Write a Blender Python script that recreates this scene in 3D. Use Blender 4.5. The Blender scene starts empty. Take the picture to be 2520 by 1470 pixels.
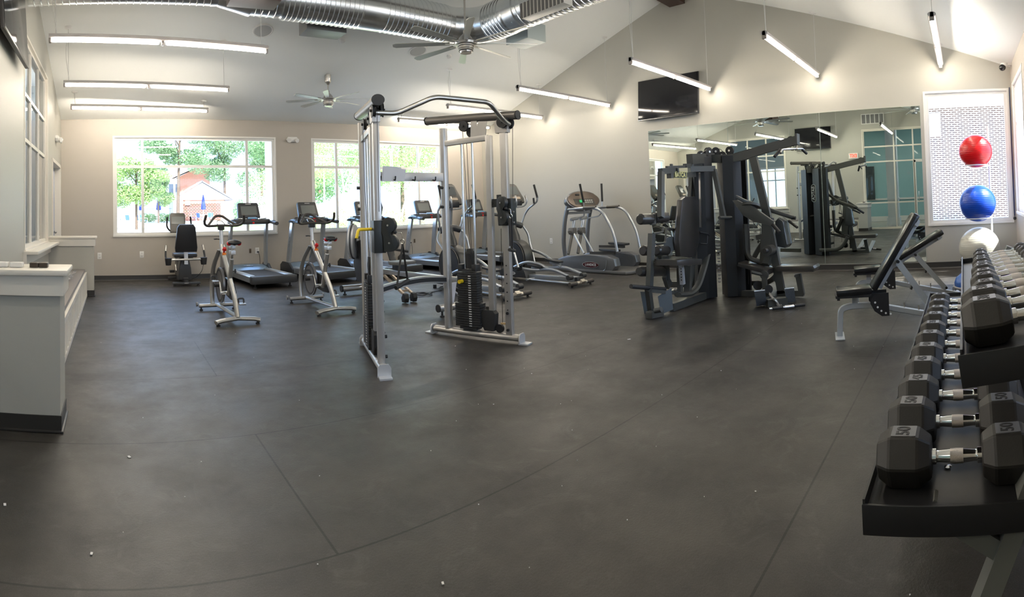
import bpy, bmesh, math, random
from mathutils import Vector, Matrix
S = bpy.context.scene
COL = S.collection
PI = math.pi
# ---------------------------------------------------------------- camera
F_PX = 1330.7277; CYP = 475.5863; YAW = .7373; PITCH = .0268; ROLL = -.0345
cd = bpy.data.cameras.new('camera'); cam = bpy.data.objects.new('camera', cd); COL.objects.link(cam)
cd.type = 'PANO'; cd.panorama_type = 'CENTRAL_CYLINDRICAL'
cd.central_cylindrical_range_u_min = -1260 / F_PX; cd.central_cylindrical_range_u_max = 1260 / F_PX
cd.central_cylindrical_range_v_min = -(1470 - CYP) / F_PX; cd.central_cylindrical_range_v_max = CYP / F_PX
cd.central_cylindrical_radius = 1.0
cd.clip_start = .05; cd.clip_end = 500
cy_, sy_ = math.cos(YAW), math.sin(YAW)
Fv = Vector((sy_, cy_, 0)); Rv = Vector((cy_, -sy_, 0)); Uv = Vector((0, 0, 1))
c_, s_ = math.cos(PITCH), math.sin(PITCH); Fv, Uv = c_ * Fv + s_ * Uv, -s_ * Fv + c_ * Uv
c_, s_ = math.cos(ROLL), math.sin(ROLL); Rv, Uv = c_ * Rv + s_ * Uv, -s_ * Rv + c_ * Uv
mw = Matrix((Rv, Uv, -Fv)).transposed().to_4x4(); mw.translation = (0, 0, 1.3)
cam.matrix_world = mw
S.camera = cam
# ---------------------------------------------------------------- exposure, world, sun
S.view_settings.view_transform = 'Standard'; S.view_settings.look = 'None'
S.view_settings.gamma = 1; S.view_settings.use_curve_mapping = False
S.view_settings.exposure = 1.45
S.cycles.use_denoising = True
S.cycles.max_bounces = 8; S.cycles.diffuse_bounces = 4; S.cycles.glossy_bounces = 4
S.cycles.transparent_max_bounces = 12; S.cycles.caustics_reflective = False; S.cycles.caustics_refractive = False
S.cycles.sample_clamp_indirect = 6
W = bpy.data.worlds.new('world'); S.world = W; W.use_nodes = True
nt = W.node_tree; bg = nt.nodes['Background']
sky = nt.nodes.new('ShaderNodeTexSky'); sky.sky_type = 'NISHITA'; sky.sun_disc = False
sky.sun_elevation = math.radians(52); sky.sun_rotation = math.radians(170); sky.dust_density = 3; sky.air_density = .8
mixw = nt.nodes.new('ShaderNodeMixRGB'); mixw.blend_type = 'MIX'; mixw.inputs[0].default_value = .7
mixw.inputs[2].default_value = (3.0, 4.4, 7.0, 1)
nt.links.new(sky.outputs[0], mixw.inputs[1]); nt.links.new(mixw.outputs[0], bg.inputs[0])
bg.inputs[1].default_value = .30
sd = bpy.data.lights.new('sun', 'SUN'); sd.energy = 8; sd.angle = .012; sd.color = (1, .96, .9)
sun = bpy.data.objects.new('sun', sd); COL.objects.link(sun)
sun.rotation_euler = Vector((.0, .62, -.79)).to_track_quat('-Z', 'Y').to_euler()
TUBE = 24.0     # emission of the fluorescent tubes

# ---------------------------------------------------------------- helpers
MATS = {}
def mat(name, col, rough=.5, metal=0, spec=.5, emit=None, es=1, bump=0, bscale=60, noise=0, nscale=8, coat=0):
    if name in MATS: return MATS[name]
    m = bpy.data.materials.new(name); m.use_nodes = True; n = m.node_tree; p = n.nodes['Principled BSDF']
    p.inputs['Base Color'].default_value = (*col, 1); p.inputs['Roughness'].default_value = rough
    p.inputs['Metallic'].default_value = metal; p.inputs['Specular IOR Level'].default_value = spec
    if coat: p.inputs['Coat Weight'].default_value = coat
    if emit: p.inputs['Emission Color'].default_value = (*emit, 1); p.inputs['Emission Strength'].default_value = es
    if bump or noise:
        tc = n.nodes.new('ShaderNodeTexCoord')
    if bump:
        t = n.nodes.new('ShaderNodeTexNoise'); t.inputs['Scale'].default_value = bscale; t.inputs['Detail'].default_value = 3
        b = n.nodes.new('ShaderNodeBump'); b.inputs['Strength'].default_value = bump; b.inputs['Distance'].default_value = .01
        n.links.new(tc.outputs['Object'], t.inputs['Vector']); n.links.new(t.outputs['Fac'], b.inputs['Height']); n.links.new(b.outputs[0], p.inputs['Normal'])
    if noise:
        t = n.nodes.new('ShaderNodeTexNoise'); t.inputs['Scale'].default_value = nscale; t.inputs['Detail'].default_value = 5
        r = n.nodes.new('ShaderNodeMixRGB'); r.inputs[1].default_value = (*[c * (1 - noise) for c in col], 1); r.inputs[2].default_value = (*[min(1, c * (1 + noise)) for c in col], 1)
        n.links.new(tc.outputs['Object'], t.inputs['Vector']); n.links.new(t.outputs['Fac'], r.inputs[0]); n.links.new(r.outputs[0], p.inputs['Base Color'])
    MATS[name] = m; return m

def V(*a): return Vector(a)
def roundpath(pts, rad=.05, n=5, closed=False):
    pts = [Vector(p) for p in pts]
    if len(pts) < 3: return pts
    out = []; N = len(pts)
    for i, p in enumerate(pts):
        if not closed and i in (0, N - 1): out.append(p); continue
        a, b = pts[i - 1], pts[(i + 1) % N]
        d1, d2 = (a - p), (b - p); r = min(rad, d1.length * .48, d2.length * .48)
        q0 = p + d1.normalized() * r; q1 = p + d2.normalized() * r
        for k in range(n + 1):
            t = k / n; out.append(q0 * (1 - t) ** 2 + p * 2 * t * (1 - t) + q1 * t * t)
    return out

class B:
    """collects shapes into ONE mesh"""
    def __init__(s): s.bm = bmesh.new()
    def box(s, c, d, rot=None, bev=0):
        r = bmesh.ops.create_cube(s.bm, size=1); vs = r['verts']
        M = Matrix.Translation(Vector(c)) @ (rot.to_4x4() if rot else Matrix()) @ Matrix.Diagonal((*d, 1))
        bmesh.ops.transform(s.bm, matrix=M, verts=vs)
        if bev:
            es = list({e for v in vs for e in v.link_edges})
            bmesh.ops.bevel(s.bm, geom=es, offset=min(bev, min(d) * .49), segments=2, affect='EDGES', profile=.6)
        return s
    def beam(s, p, q, w, h, up=(0, 0, 1), bev=0):
        """rectangular bar from p to q: w across, h along 'up'"""
        p, q = Vector(p), Vector(q); d = q - p; L = d.length; y = d.normalized()
        u = Vector(up); x = y.cross(u)
        if x.length < 1e-4: x = y.cross(Vector((1, 0, 0)))
        x.normalize(); z = x.cross(y)
        return s.box((p + q) / 2, (w, L, h), Matrix((x, y, z)).transposed(), bev)
    def ring(s, c, x, y, rx, ry, n, prof=None):
        if prof: return [s.bm.verts.new(c + x * a * rx + y * b * ry) for a, b in prof]
        return [s.bm.verts.new(c + x * math.cos(2 * PI * k / n) * rx + y * math.sin(2 * PI * k / n) * ry) for k in range(n)]
    def skin(s, rings, cap=True, closed=False):
        m = len(rings); n = len(rings[0])
        for i in range(m if closed else m - 1):
            a, b = rings[i], rings[(i + 1) % m]
            for k in range(n):
                try: s.bm.faces.new((a[k], a[(k + 1) % n], b[(k + 1) % n], b[k]))
                except ValueError: pass
        if cap and not closed:
            s.bm.faces.new(rings[0][::-1]); s.bm.faces.new(rings[-1])
    def tube(s, pts, r, n=10, rad=0, cap=True, rx=None, prof=None, up=None, closed=False, seg=5):
        """round (or rx x r oval, or profiled) tube along a path"""
        if rad: pts = roundpath(pts, rad, seg, closed)
        pts = [Vector(p) for p in pts]; N = len(pts)
        rs = r if isinstance(r, (list, tuple)) else [r] * N
        if len(rs) != N: rs = [rs[0] + (rs[-1] - rs[0]) * i / (N - 1) for i in range(N)]
        prev = None; rings = []
        for i, p in enumerate(pts):
            if closed: t = (pts[(i + 1) % N] - pts[i - 1]).normalized()
            else: t = ((pts[min(i + 1, N - 1)] - pts[i]).normalized() + (pts[i] - pts[max(i - 1, 0)]).normalized())
            if t.length < 1e-6: t = pts[min(i + 1, N - 1)] - pts[i]
            t.normalize()
            if up is not None: x = t.cross(Vector(up))
            elif prev is None: x = t.cross(Vector((0, 0, 1))) if abs(t.z) < .95 else t.cross(Vector((0, 1, 0)))
            else: x = prev - t * prev.dot(t)
            if x.length < 1e-5: x = t.orthogonal()
            x.normalize(); prev = x; y = x.cross(t).normalized()
            a = (rx if rx is not None else rs[i])
            if rx is not None and isinstance(r, (list, tuple)): a = rx * rs[i] / rs[0]
            rings.append(s.ring(p, x, y, a, rs[i], n, prof))
        s.skin(rings, cap, closed); return s
    def cyl(s, p, q, r, r2=None, n=20):
        return s.tube([p, q], [r, r if r2 is None else r2], n=n)
    def lathe(s, c, axis, prof, n=24, cap=True):
        """prof: list of (distance along axis, radius)"""
        c = Vector(c); a = Vector(axis).normalized(); x = a.orthogonal().normalized(); y = a.cross(x)
        s.skin([s.ring(c + a * d, x, y, max(r, 1e-4), max(r, 1e-4), n) for d, r in prof], cap); return s
    def sph(s, c, r, sc=(1, 1, 1), u=20, v=12, rot=None):
        q = bmesh.ops.create_uvsphere(s.bm, u_segments=u, v_segments=v, radius=r)
        M = Matrix.Translation(Vector(c)) @ (rot.to_4x4() if rot else Matrix()) @ Matrix.Diagonal((*sc, 1))
        bmesh.ops.transform(s.bm, matrix=M, verts=q['verts']); return s
    def poly(s, pts, o, u, v, thick, bev=0):
        """outline (a,b) in the plane o + a*u + b*v, extruded both ways by thick/2"""
        o, u, v = Vector(o), Vector(u).normalized(), Vector(v).normalized(); n = u.cross(v).normalized() * thick / 2
        a = [s.bm.verts.new(o + u * p + v * q - n) for p, q in pts]; b = [s.bm.verts.new(o + u * p + v * q + n) for p, q in pts]
        k = len(pts); fs = [s.bm.faces.new(a[::-1]), s.bm.faces.new(b)]
        for i in range(k): fs.append(s.bm.faces.new((a[i], a[(i + 1) % k], b[(i + 1) % k], b[i])))
        if bev:
            es = [e for f in fs[:2] for e in f.edges]
            bmesh.ops.bevel(s.bm, geom=es, offset=bev, segments=2, affect='EDGES', profile=.6)
        return s
    def quad(s, a, b, c, d):
        s.bm.faces.new([s.bm.verts.new(Vector(p)) for p in (a, b, c, d)]); return s
    def disc(s, c, axis, r, thick, n=28):
        a = Vector(axis).normalized() * thick / 2; c = Vector(c); return s.tube([c - a, c + a], r, n=n)
    def ringtube(s, c, axis, R, r, n=28, m=8):
        c = Vector(c); a = Vector(axis).normalized(); x = a.orthogonal().normalized(); y = a.cross(x)
        return s.tube([c + x * math.cos(2 * PI * k / n) * R + y * math.sin(2 * PI * k / n) * R for k in range(n)], r, n=m, closed=True)
    def obj(s, name, m, parent=None, ang=35, split=True, flat=False):
        """link as one object; pieces standing apart become parts of the same name"""
        if OFF.length: bmesh.ops.translate(s.bm, vec=-OFF, verts=s.bm.verts)
        bmesh.ops.recalc_face_normals(s.bm, faces=s.bm.faces)
        me = bpy.data.meshes.new(name); s.bm.to_mesh(me); s.bm.free(); first = None
        for pc in (pieces(me) if parent and split else [None]):
            if pc is None: q = me
            else:
                bm = bmesh.new(); bm.from_mesh(me)
                bmesh.ops.delete(bm, geom=[v for v in bm.verts if v.index not in pc], context='VERTS')
                q = bpy.data.meshes.new(name); bm.to_mesh(q); bm.free()
            for f in q.polygons: f.use_smooth = not flat
            if not flat: q.set_sharp_from_angle(angle=math.radians(ang))
            q.materials.append(m)
            o = bpy.data.objects.new(name, q); COL.objects.link(o)
            if parent: o.parent = parent
            first = first or o
        return first
OFF = Vector((0, 0, 0))
def pieces(me):
    n = len(me.vertices); par = list(range(n))
    def find(a):
        while par[a] != a: par[a] = par[par[a]]; a = par[a]
        return a
    for e in me.edges:
        a, b = find(e.vertices[0]), find(e.vertices[1])
        if a != b: par[a] = b
    isl = {}
    for v in me.vertices: isl.setdefault(find(v.index), []).append(v.index)
    if len(isl) < 2 or len(isl) > 400: return [None]
    ids = list(isl.values()); bx = []
    for q in ids:
        c = [me.vertices[i].co for i in q]; bx.append(([min(p[k] for p in c) for k in range(3)], [max(p[k] for p in c) for k in range(3)]))
    g = list(range(len(ids)))
    def fg(a):
        while g[a] != a: g[a] = g[g[a]]; a = g[a]
        return a
    for i in range(len(ids)):
        si = max(h - l for l, h in zip(*bx[i]))
        for j in range(i + 1, len(ids)):
            sj = max(h - l for l, h in zip(*bx[j]))
            d = math.sqrt(sum(max(0, bx[i][0][k] - bx[j][1][k], bx[j][0][k] - bx[i][1][k]) ** 2 for k in range(3)))
            if d <= max(.02, .5 * max(si, sj)): g[fg(i)] = fg(j)
    out = {}
    for i, q in enumerate(ids): out.setdefault(fg(i), set()).update(q)
    return list(out.values()) if len(out) > 1 else [None]
def tag(o, label=None, cat=None, group=None, kind=None):
    if label: o['label'] = label
    if cat: o['category'] = cat
    if group: o['group'] = group
    if kind: o['kind'] = kind
    return o
def root(name, loc, rz, label, cat, group=None):
    o = bpy.data.objects.new(name, None); COL.objects.link(o); o.empty_display_size = .1
    o.location = loc; o.rotation_euler = (0, 0, rz); return tag(o, label, cat, group)
def struct(o): o['kind'] = 'structure'; return o
def copy_tree(o, parent=None):
    c = o.copy(); COL.objects.link(c); c.parent = parent
    for ch in list(o.children): copy_tree(ch, c)
    return c
def dup(o, loc, rz, label=None, group=None):
    c = copy_tree(o); c.location = loc; c.rotation_euler = (0, 0, rz)
    if label: c['label'] = label
    if group: c['group'] = group
    return c
def text(name, body, size, m, parent, o, u, v, depth=.002, width=None, bold=0):
    """lettering as a mesh: baseline centre at o, running along u, up along v"""
    cu = bpy.data.curves.new(name, 'FONT'); cu.body = body; cu.size = size; cu.extrude = depth; cu.align_x = 'CENTER'; cu.align_y = 'CENTER'
    cu.offset = bold; cu.resolution_u = 3
    t = bpy.data.objects.new(name, cu); COL.objects.link(t)
    bpy.context.view_layer.update()
    me = bpy.data.meshes.new_from_object(t.evaluated_get(bpy.context.evaluated_depsgraph_get()))
    bpy.data.objects.remove(t); me.materials.clear(); me.materials.append(m)
    u, v = Vector(u).normalized(), Vector(v).normalized(); w = u.cross(v).normalized(); v = w.cross(u)
    M = Matrix((u, v, w)).transposed().to_4x4(); M.translation = Vector(o)
    if width:
        xs = [q.co.x for q in me.vertices]; k = width / (max(xs) - min(xs)); M = M @ Matrix.Diagonal((k, 1, 1, 1))
    me.transform(M); me.transform(Matrix.Translation(-OFF)); ob = bpy.data.objects.new(name, me); COL.objects.link(ob)
    if parent: ob.parent = parent
    return ob
def rotz(a): return Matrix.Rotation(a, 3, 'Z')
def rotx(a): return Matrix.Rotation(a, 3, 'X')
def roty(a): return Matrix.Rotation(a, 3, 'Y')
# materials used all over
WHITE = mat('white_paint', (.78, .77, .74), .45)
CHROME = mat('chrome', (.8, .8, .8), .15, 1)
SILVER = mat('silver_paint', (.5, .5, .49), .3, .75, noise=.06, nscale=30)
SILVERL = mat('light_silver_paint', (.62, .63, .64), .35, .5)
STEEL = mat('brushed_nickel', (.55, .53, .5), .3, 1)
BLACK = mat('black_plastic', (.02, .02, .022), .4)
RUBBER = mat('black_rubber', (.022, .022, .022), .6)
VINYL = mat('black_vinyl', (.018, .018, .02), .33, bump=.15, bscale=120)
DARKST = mat('dark_grey_steel', (.035, .038, .037), .38, .3)
GREYM = mat('grey_bronze_plastic', (.12, .115, .105), .4, .3)
REDM = mat('red_plastic', (.6, .02, .02), .4)
YELM = mat('yellow_plastic', (.85, .6, .02), .4)
SCREEN = mat('grey_lcd_screen', (.17, .185, .18), .15)
PAPER = mat('paper', (.75, .74, .74), .7)
GLASS = bpy.data.materials.new('window_glass'); GLASS.use_nodes = True
_n = GLASS.node_tree; _n.nodes.clear(); _o = _n.nodes.new('ShaderNodeOutputMaterial'); _m = _n.nodes.new('ShaderNodeMixShader')
_t = _n.nodes.new('ShaderNodeBsdfTransparent'); _t.inputs[0].default_value = (.93, .96, .95, 1); _g = _n.nodes.new('ShaderNodeBsdfGlossy'); _g.inputs['Roughness'].default_value = .01
_f = _n.nodes.new('ShaderNodeFresnel'); _f.inputs[0].default_value = 1.45
for a, b in ((_f.outputs[0], _m.inputs[0]), (_t.outputs[0], _m.inputs[1]), (_g.outputs[0], _m.inputs[2]), (_m.outputs[0], _o.inputs[0])): _n.links.new(a, b)
# ================================================================ the room
XR, YD, XL, YB = 9.0, 11.03, -1.07, -.87          # mirror wall, window wall, storefront wall, wall behind the rack
EAVE = 3.3; RY = (YD + YB) / 2; SL = .34; RZ = EAVE + SL * (YD - RY)
def ceil_z(y): return EAVE + SL * ((YD - y) if y > RY else (y - YB))
WALLDAY = mat('wall_paint_daylight_tint', (.468, .455, .402), .5, bump=.06, bscale=180)  # wall paint with the cooler cast of daylight put into its colour
WALL = mat('warm_grey_wall_paint', (.47, .43, .375), .5, bump=.06, bscale=180)
CEIL = mat('white_ceiling_paint', (.90, .91, .88), .7, bump=.1, bscale=120)
COVE = mat('black_vinyl_cove_base', (.035, .033, .03), .4)
TRIM = mat('cream_white_trim', (.76, .72, .64), .4)
FRAME = mat('white_window_frame', (.78, .77, .73), .4)
# floor: rubber rolls, seams every 1.2 m
fm = bpy.data.materials.new('black_rubber_rolls'); fm.use_nodes = True; n = fm.node_tree; p = n.nodes['Principled BSDF']
tc = n.nodes.new('ShaderNodeTexCoord'); L = n.links.new
def noise(sc, det=6, rough=.6, vec=None, dist=0):
    t = n.nodes.new('ShaderNodeTexNoise'); t.inputs['Scale'].default_value = sc; t.inputs['Detail'].default_value = det; t.inputs['Roughness'].default_value = rough
    t.inputs['Distortion'].default_value = dist; L(vec or tc.outputs['Object'], t.inputs['Vector']); return t
def ramp(src, a, b, ca, cb):
    r = n.nodes.new('ShaderNodeValToRGB'); r.color_ramp.elements[0].position = a; r.color_ramp.elements[1].position = b
    r.color_ramp.elements[0].color = ca; r.color_ramp.elements[1].color = cb; L(src, r.inputs[0]); return r
def g4(v): return (v, v, v, 1)
base = ramp(noise(1.3, 8, .7).outputs['Fac'], .36, .66, (.020, .018, .016, 1), (.056, .049, .042, 1))
fleck = ramp(noise(260, 2, .5).outputs['Fac'], .45, .8, g4(0), g4(.5))
scuff = ramp(noise(3.2, 10, .75, dist=1.5).outputs['Fac'], .54, .74, g4(0), g4(.5))
m1 = n.nodes.new('ShaderNodeMixRGB'); L(scuff.outputs[0], m1.inputs[0]); L(base.outputs[0], m1.inputs[1]); m1.inputs[2].default_value = (.11, .105, .095, 1)
m2 = n.nodes.new('ShaderNodeMixRGB'); L(fleck.outputs[0], m2.inputs[0]); L(m1.outputs[0], m2.inputs[1]); m2.inputs[2].default_value = (.085, .085, .08, 1)
mp = n.nodes.new('ShaderNodeMapping'); L(tc.outputs['Object'], mp.inputs[0]); mp.inputs['Location'].default_value = (-.82 + 6.2, -.73, 0)
br = n.nodes.new('ShaderNodeTexBrick'); L(mp.outputs[0], br.inputs['Vector']); br.inputs['Scale'].default_value = 1
br.inputs['Brick Width'].default_value = 6.2; br.inputs['Row Height'].default_value = 1.21; br.inputs['Mortar Size'].default_value = .006; br.inputs['Mortar Smooth'].default_value = .3
br.inputs['Color1'].default_value = g4(1); br.inputs['Color2'].default_value = g4(.93); br.inputs['Mortar'].default_value = g4(.25); br.offset = .45
m3 = n.nodes.new('ShaderNodeMixRGB'); m3.blend_type = 'MULTIPLY'; m3.inputs[0].default_value = 1; L(m2.outputs[0], m3.inputs[1]); L(br.outputs['Color'], m3.inputs[2])
L(m3.outputs[0], p.inputs['Base Color'])
rr = ramp(noise(2.1, 6, .7).outputs['Fac'], .3, .7, g4(.36), g4(.55)); L(rr.outputs[0], p.inputs['Roughness'])
bp = n.nodes.new('ShaderNodeBump'); bp.inputs['Strength'].default_value = .25; bp.inputs['Distance'].default_value = .004
L(noise(90, 4, .6).outputs['Fac'], bp.inputs['Height']); L(bp.outputs[0], p.inputs['Normal']); p.inputs['Specular IOR Level'].default_value = .45
b = B(); b.box(((XL + XR) / 2, (YD + YB) / 2, -.05), (XR - XL + .3, YD - YB + .3, .1)); struct(b.obj('floor', fm))

def wall(name, u0, u1, z0, z1, holes, to3, th, outline=None, m=None):
    """wall in a (u,z) plane with rectangular openings; to3(u,z,depth)->xyz ; built of boxes between openings"""
    b = B(); us = sorted({u0, u1, *[h[0] for h in holes], *[h[1] for h in holes]}); zs = sorted({z0, z1, *[h[2] for h in holes], *[h[3] for h in holes]})
    for i in range(len(us) - 1):
        for j in range(len(zs) - 1):
            a, c, e, f = us[i], us[i + 1], zs[j], zs[j + 1]
            if any(h[0] - 1e-6 <= a and c <= h[1] + 1e-6 and h[2] - 1e-6 <= e and f <= h[3] + 1e-6 for h in holes): continue
            P = [to3(*q) for q in ((a, e, 0), (c, e, 0), (c, f, 0), (a, f, 0), (a, e, th), (c, e, th), (c, f, th), (a, f, th))]
            vs = [b.bm.verts.new(q) for q in P]
            for fc in ((0, 1, 2, 3), (7, 6, 5, 4), (0, 4, 5, 1), (1, 5, 6, 2), (2, 6, 7, 3), (3, 7, 4, 0)): b.bm.faces.new([vs[k] for k in fc])
    bmesh.ops.remove_doubles(b.bm, verts=b.bm.verts, dist=1e-5)
    if outline:    # gable triangle above the eave
        ys = outline; z = z1
        P = [to3(ys[0], z, 0), to3(ys[1], z, 0), to3((ys[0] + ys[1]) / 2, RZ, 0)]; Q = [to3(ys[0], z, th), to3(ys[1], z, th), to3((ys[0] + ys[1]) / 2, RZ, th)]
        a = [b.bm.verts.new(q) for q in P]; c = [b.bm.verts.new(q) for q in Q]
        b.bm.faces.new(a); b.bm.faces.new(c[::-1])
        for k in range(3): b.bm.faces.new((a[k], c[k], c[(k + 1) % 3], a[(k + 1) % 3]))
    return struct(b.obj(name, m or WALL, flat=True))
WZ0, WZ1 = .912, 2.92
W1, W2 = (.02, 3.405), (4.276, 7.65)
W3 = (-.80, .57, .74, 2.92)                # on the mirror wall (y0,y1,z0,z1)
W4 = (1.5, 5.7, .9, 2.95); W5 = (7.35, 8.75, .9, 2.95)                 # behind the dumbbell rack
wall('wall_back', XL - .15, XR + .15, 0, EAVE, [(*W1, WZ0, WZ1), (*W2, WZ0, WZ1)], lambda u, z, d: (u, YD + d, z), .15)
wall('wall_right', YB, YD, 0, EAVE, [W3], lambda u, z, d: (XR + d, u, z), .15, (YB, YD), m=WALLDAY)
S1 = (6.45, 8.72, .9, 3.56); S2 = (.12, 3.5, .02, 3.56); DR = (9.35, 10.75, 0, 2.3)
# left wall: storefront tops rise above the eave, so the wall body goes to 3.7 inside the gable
b_l = wall('wall_left', YB, YD, 0, EAVE, [(S1[0], S1[1], S1[2], EAVE), (S2[0], S2[1], S2[2], EAVE), DR], lambda u, z, d: (XL - d, u, z), .15, m=WALLDAY)
b = B()   # gable part of the left wall, notched round the storefront tops
pts = [(YB, EAVE), (S2[0], EAVE), (S2[0], S2[3]), (S2[1], S2[3]), (S2[1], EAVE), (S1[0], EAVE), (S1[0], S1[3]), (S1[1], S1[3]), (S1[1], EAVE), (YD, EAVE), (RY, RZ)]
b.poly(pts, (XL - .075, 0, 0), (0, 1, 0), (0, 0, 1), .15); struct(b.obj('wall_left_gable', WALLDAY, flat=True))
wall('wall_front', XL - .15, XR + .15, 0, EAVE, [W4, W5], lambda u, z, d: (u, YB - d, z), .15)
for nm, y0, y1 in (('ceiling', YD + .15, RY), ('ceiling_front', YB - .15, RY)):
    z0 = ceil_z(y0) if False else EAVE - SL * .15; b = B()
    P = [(XL - .15, y0, z0), (XR + .15, y0, z0), (XR + .15, y1, RZ), (XL - .15, y1, RZ)]
    vs = [b.bm.verts.new(q) for q in P] + [b.bm.verts.new((q[0], q[1], q[2] + .14)) for q in P]
    for fc in ((0, 1, 2, 3), (7, 6, 5, 4), (0, 4, 5, 1), (1, 5, 6, 2), (2, 6, 7, 3), (3, 7, 4, 0)): b.bm.faces.new([vs[k] for k in fc])
    struct(b.obj(nm, CEIL))
# roof eave outside over the walls is left plain; ridge beam
DWOOD = mat('dark_brown_wood', (.055, .03, .022), .5, noise=.3, nscale=14)
b = B(); b.box(((XL + XR) / 2, RY, RZ - .13), (XR - XL, .34, .26)); struct(b.obj('trim_1', DWOOD))
# cove base
def basebd(nm, x0, y0, x1, y1, nx, ny):
    b = B(); h = .1
    prof = [(0, 0), (.022, 0), (.008, .012), (.006, .03), (.006, h), (0, h)]
    a = [b.bm.verts.new((x0 + nx * q[0], y0 + ny * q[0], q[1] + .001)) for q in prof]; c = [b.bm.verts.new((x1 + nx * q[0], y1 + ny * q[0], q[1] + .001)) for q in prof]
    b.skin([a, c]); struct(b.obj(nm, COVE))
basebd('baseboard_back', XL, YD, XR, YD, 0, -1); basebd('baseboard_right', XR, YB, XR, YD, -1, 0)
basebd('baseboard_front', XL, YB, XR, YB, 0, 1); basebd('baseboard_left', XL, 8.95, XL, DR[0], 1, 0); basebd('baseboard_left', XL, YB, XL, S2[0], 1, 0)
basebd('baseboard_left', XL, DR[1], XL, YD, 1, 0)

# windows: frames with mullions, one object per window, panes as children
def window(nm, x0, x1, z0, z1, to3, cols, rows, depth=.1, w=.055, m=FRAME, casing=.03):
    b = B()
    def bar(a0, a1, c0, c1, d0=.03, d1=.09):
        P = [to3(u, z, d) for u in (a0, a1) for z in (c0, c1) for d in (d0, d1)]
        lo = [min(q[i] for q in P) for i in range(3)]; hi = [max(q[i] for q in P) for i in range(3)]
        b.box([(l + h) / 2 for l, h in zip(lo, hi)], [h - l for l, h in zip(lo, hi)])
    bar(x0, x0 + w, z0, z1); bar(x1 - w, x1, z0, z1); bar(x0 + w * .5, x1 - w * .5, z0, z0 + w, .032, .088); bar(x0 + w * .5, x1 - w * .5, z1 - w, z1, .032, .088)
    for c in cols: bar(c - w / 2, c + w / 2, z0, z1, .035, .085)
    for r in rows: bar(x0 + .01, x1 - .01, r - w / 2, r + w / 2, .038, .082)
    # flush casing in the reveal
    bar(x0 - casing, x0 + .005, z0 - casing, z1 + casing, -.008, .14); bar(x1 - .005, x1 + casing, z0 - casing, z1 + casing, -.008, .14)
    bar(x0, x1, z1 - .006, z1 + casing, -.006, .138); bar(x0 - casing - .002, x1 + casing + .002, z0 - casing - .002, z0 + .006, -.02, .142)
    fr = struct(b.obj(nm, m)); us = [x0 + w / 2, *cols, x1 - w / 2]; zs = [z0 + w / 2, *rows, z1 - w / 2]
    g = B()
    for i in range(len(us) - 1):
        for j in range(len(zs) - 1): g.quad(*[to3(u, z, .06) for u, z in ((us[i], zs[j]), (us[i + 1], zs[j]), (us[i + 1], zs[j + 1]), (us[i], zs[j + 1]))])
    g.obj('pane', GLASS, fr); return fr
back = lambda u, z, d: (u, YD + d, z)
window('window_1', *W1, WZ0, WZ1, back, (.60, 2.80), (2.32,)); window('window_2', *W2, WZ0, WZ1, back, (4.86, 7.03), (2.32,))
right = lambda u, z, d: (XR + d, u, z)
window('window_3', W3[0], W3[1], W3[2], W3[3], right, (), ())
front = lambda u, z, d: (u, YB - d, z)
window('window_4', W5[0], W5[1], W5[2], W5[3], front, (8.05,), (2.32,)); window('window_5', W4[0], W4[1], W4[2], W4[3], front, (2.2, 5.0), (2.32,))
b = B(); b.box((3.4, YB - 1.3, 3.42), (6.6, 2.25, .12)); b.box((.35, YB - 2.3, 1.65), (.15, .15, 3.45)); b.box((6.5, YB - 2.3, 1.65), (.15, .15, 3.45)); tag(b.obj('added_sunshade', WHITE), 'unseen flat white sunshade on two posts, added outside the window behind the dumbbell rack', 'sunshade')  # unseen roof added to keep direct sun off the foreground floor
left = lambda u, z, d: (XL - d, u, z)
window('window_6', S1[0], S1[1], S1[2], S1[3], left, (7.2, 7.96), (2.28, 2.87), w=.05, m=TRIM)
window('window_7', S2[0], S2[1], S2[2], S2[3], left, (.72, 1.70, 2.39), (.94, 2.41, 2.95), w=.05, m=TRIM)
# glass door inside storefront window_7: stiles and pull
b = B()
for u in (.76, 1.66): b.box((XL - .06, u, 1.22), (.05, .07, 2.36))
for z, h in ((.08, .12), (2.36, .09)): b.box((XL - .06, 1.21, z + .02), (.05, .97, h))
dr = struct(b.obj('door_1', FRAME))
b = B(); b.tube([(XL + .0, 1.55, .95), (XL + .06, 1.55, .95), (XL + .06, 1.55, 1.3), (XL + .0, 1.55, 1.3)], .011, rad=.03); b.obj('door_handle', CHROME, dr)
# side door near the window corner, white frame and blue-white leaf standing open beyond
b = B()
for u in (DR[0], DR[1]): b.box((XL - .05, u, 1.15), (.14, .06, 2.3))
b.box((XL - .05, (DR[0] + DR[1]) / 2, 2.3), (.14, DR[1] - DR[0] + .06, .06)); dr2 = struct(b.obj('door_2', TRIM))
b = B(); b.box((XL - .12, (DR[0] + DR[1]) / 2, 1.13), (.04, DR[1] - DR[0] - .06, 2.24)); b.obj('door_leaf', mat('pale_blue_grey_door', (.5, .53, .6), .4), dr2)
b = B(); b.sph((XL - .07, 10.55, 1.0), .03); b.obj('door_knob', STEEL, dr2)
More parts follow.
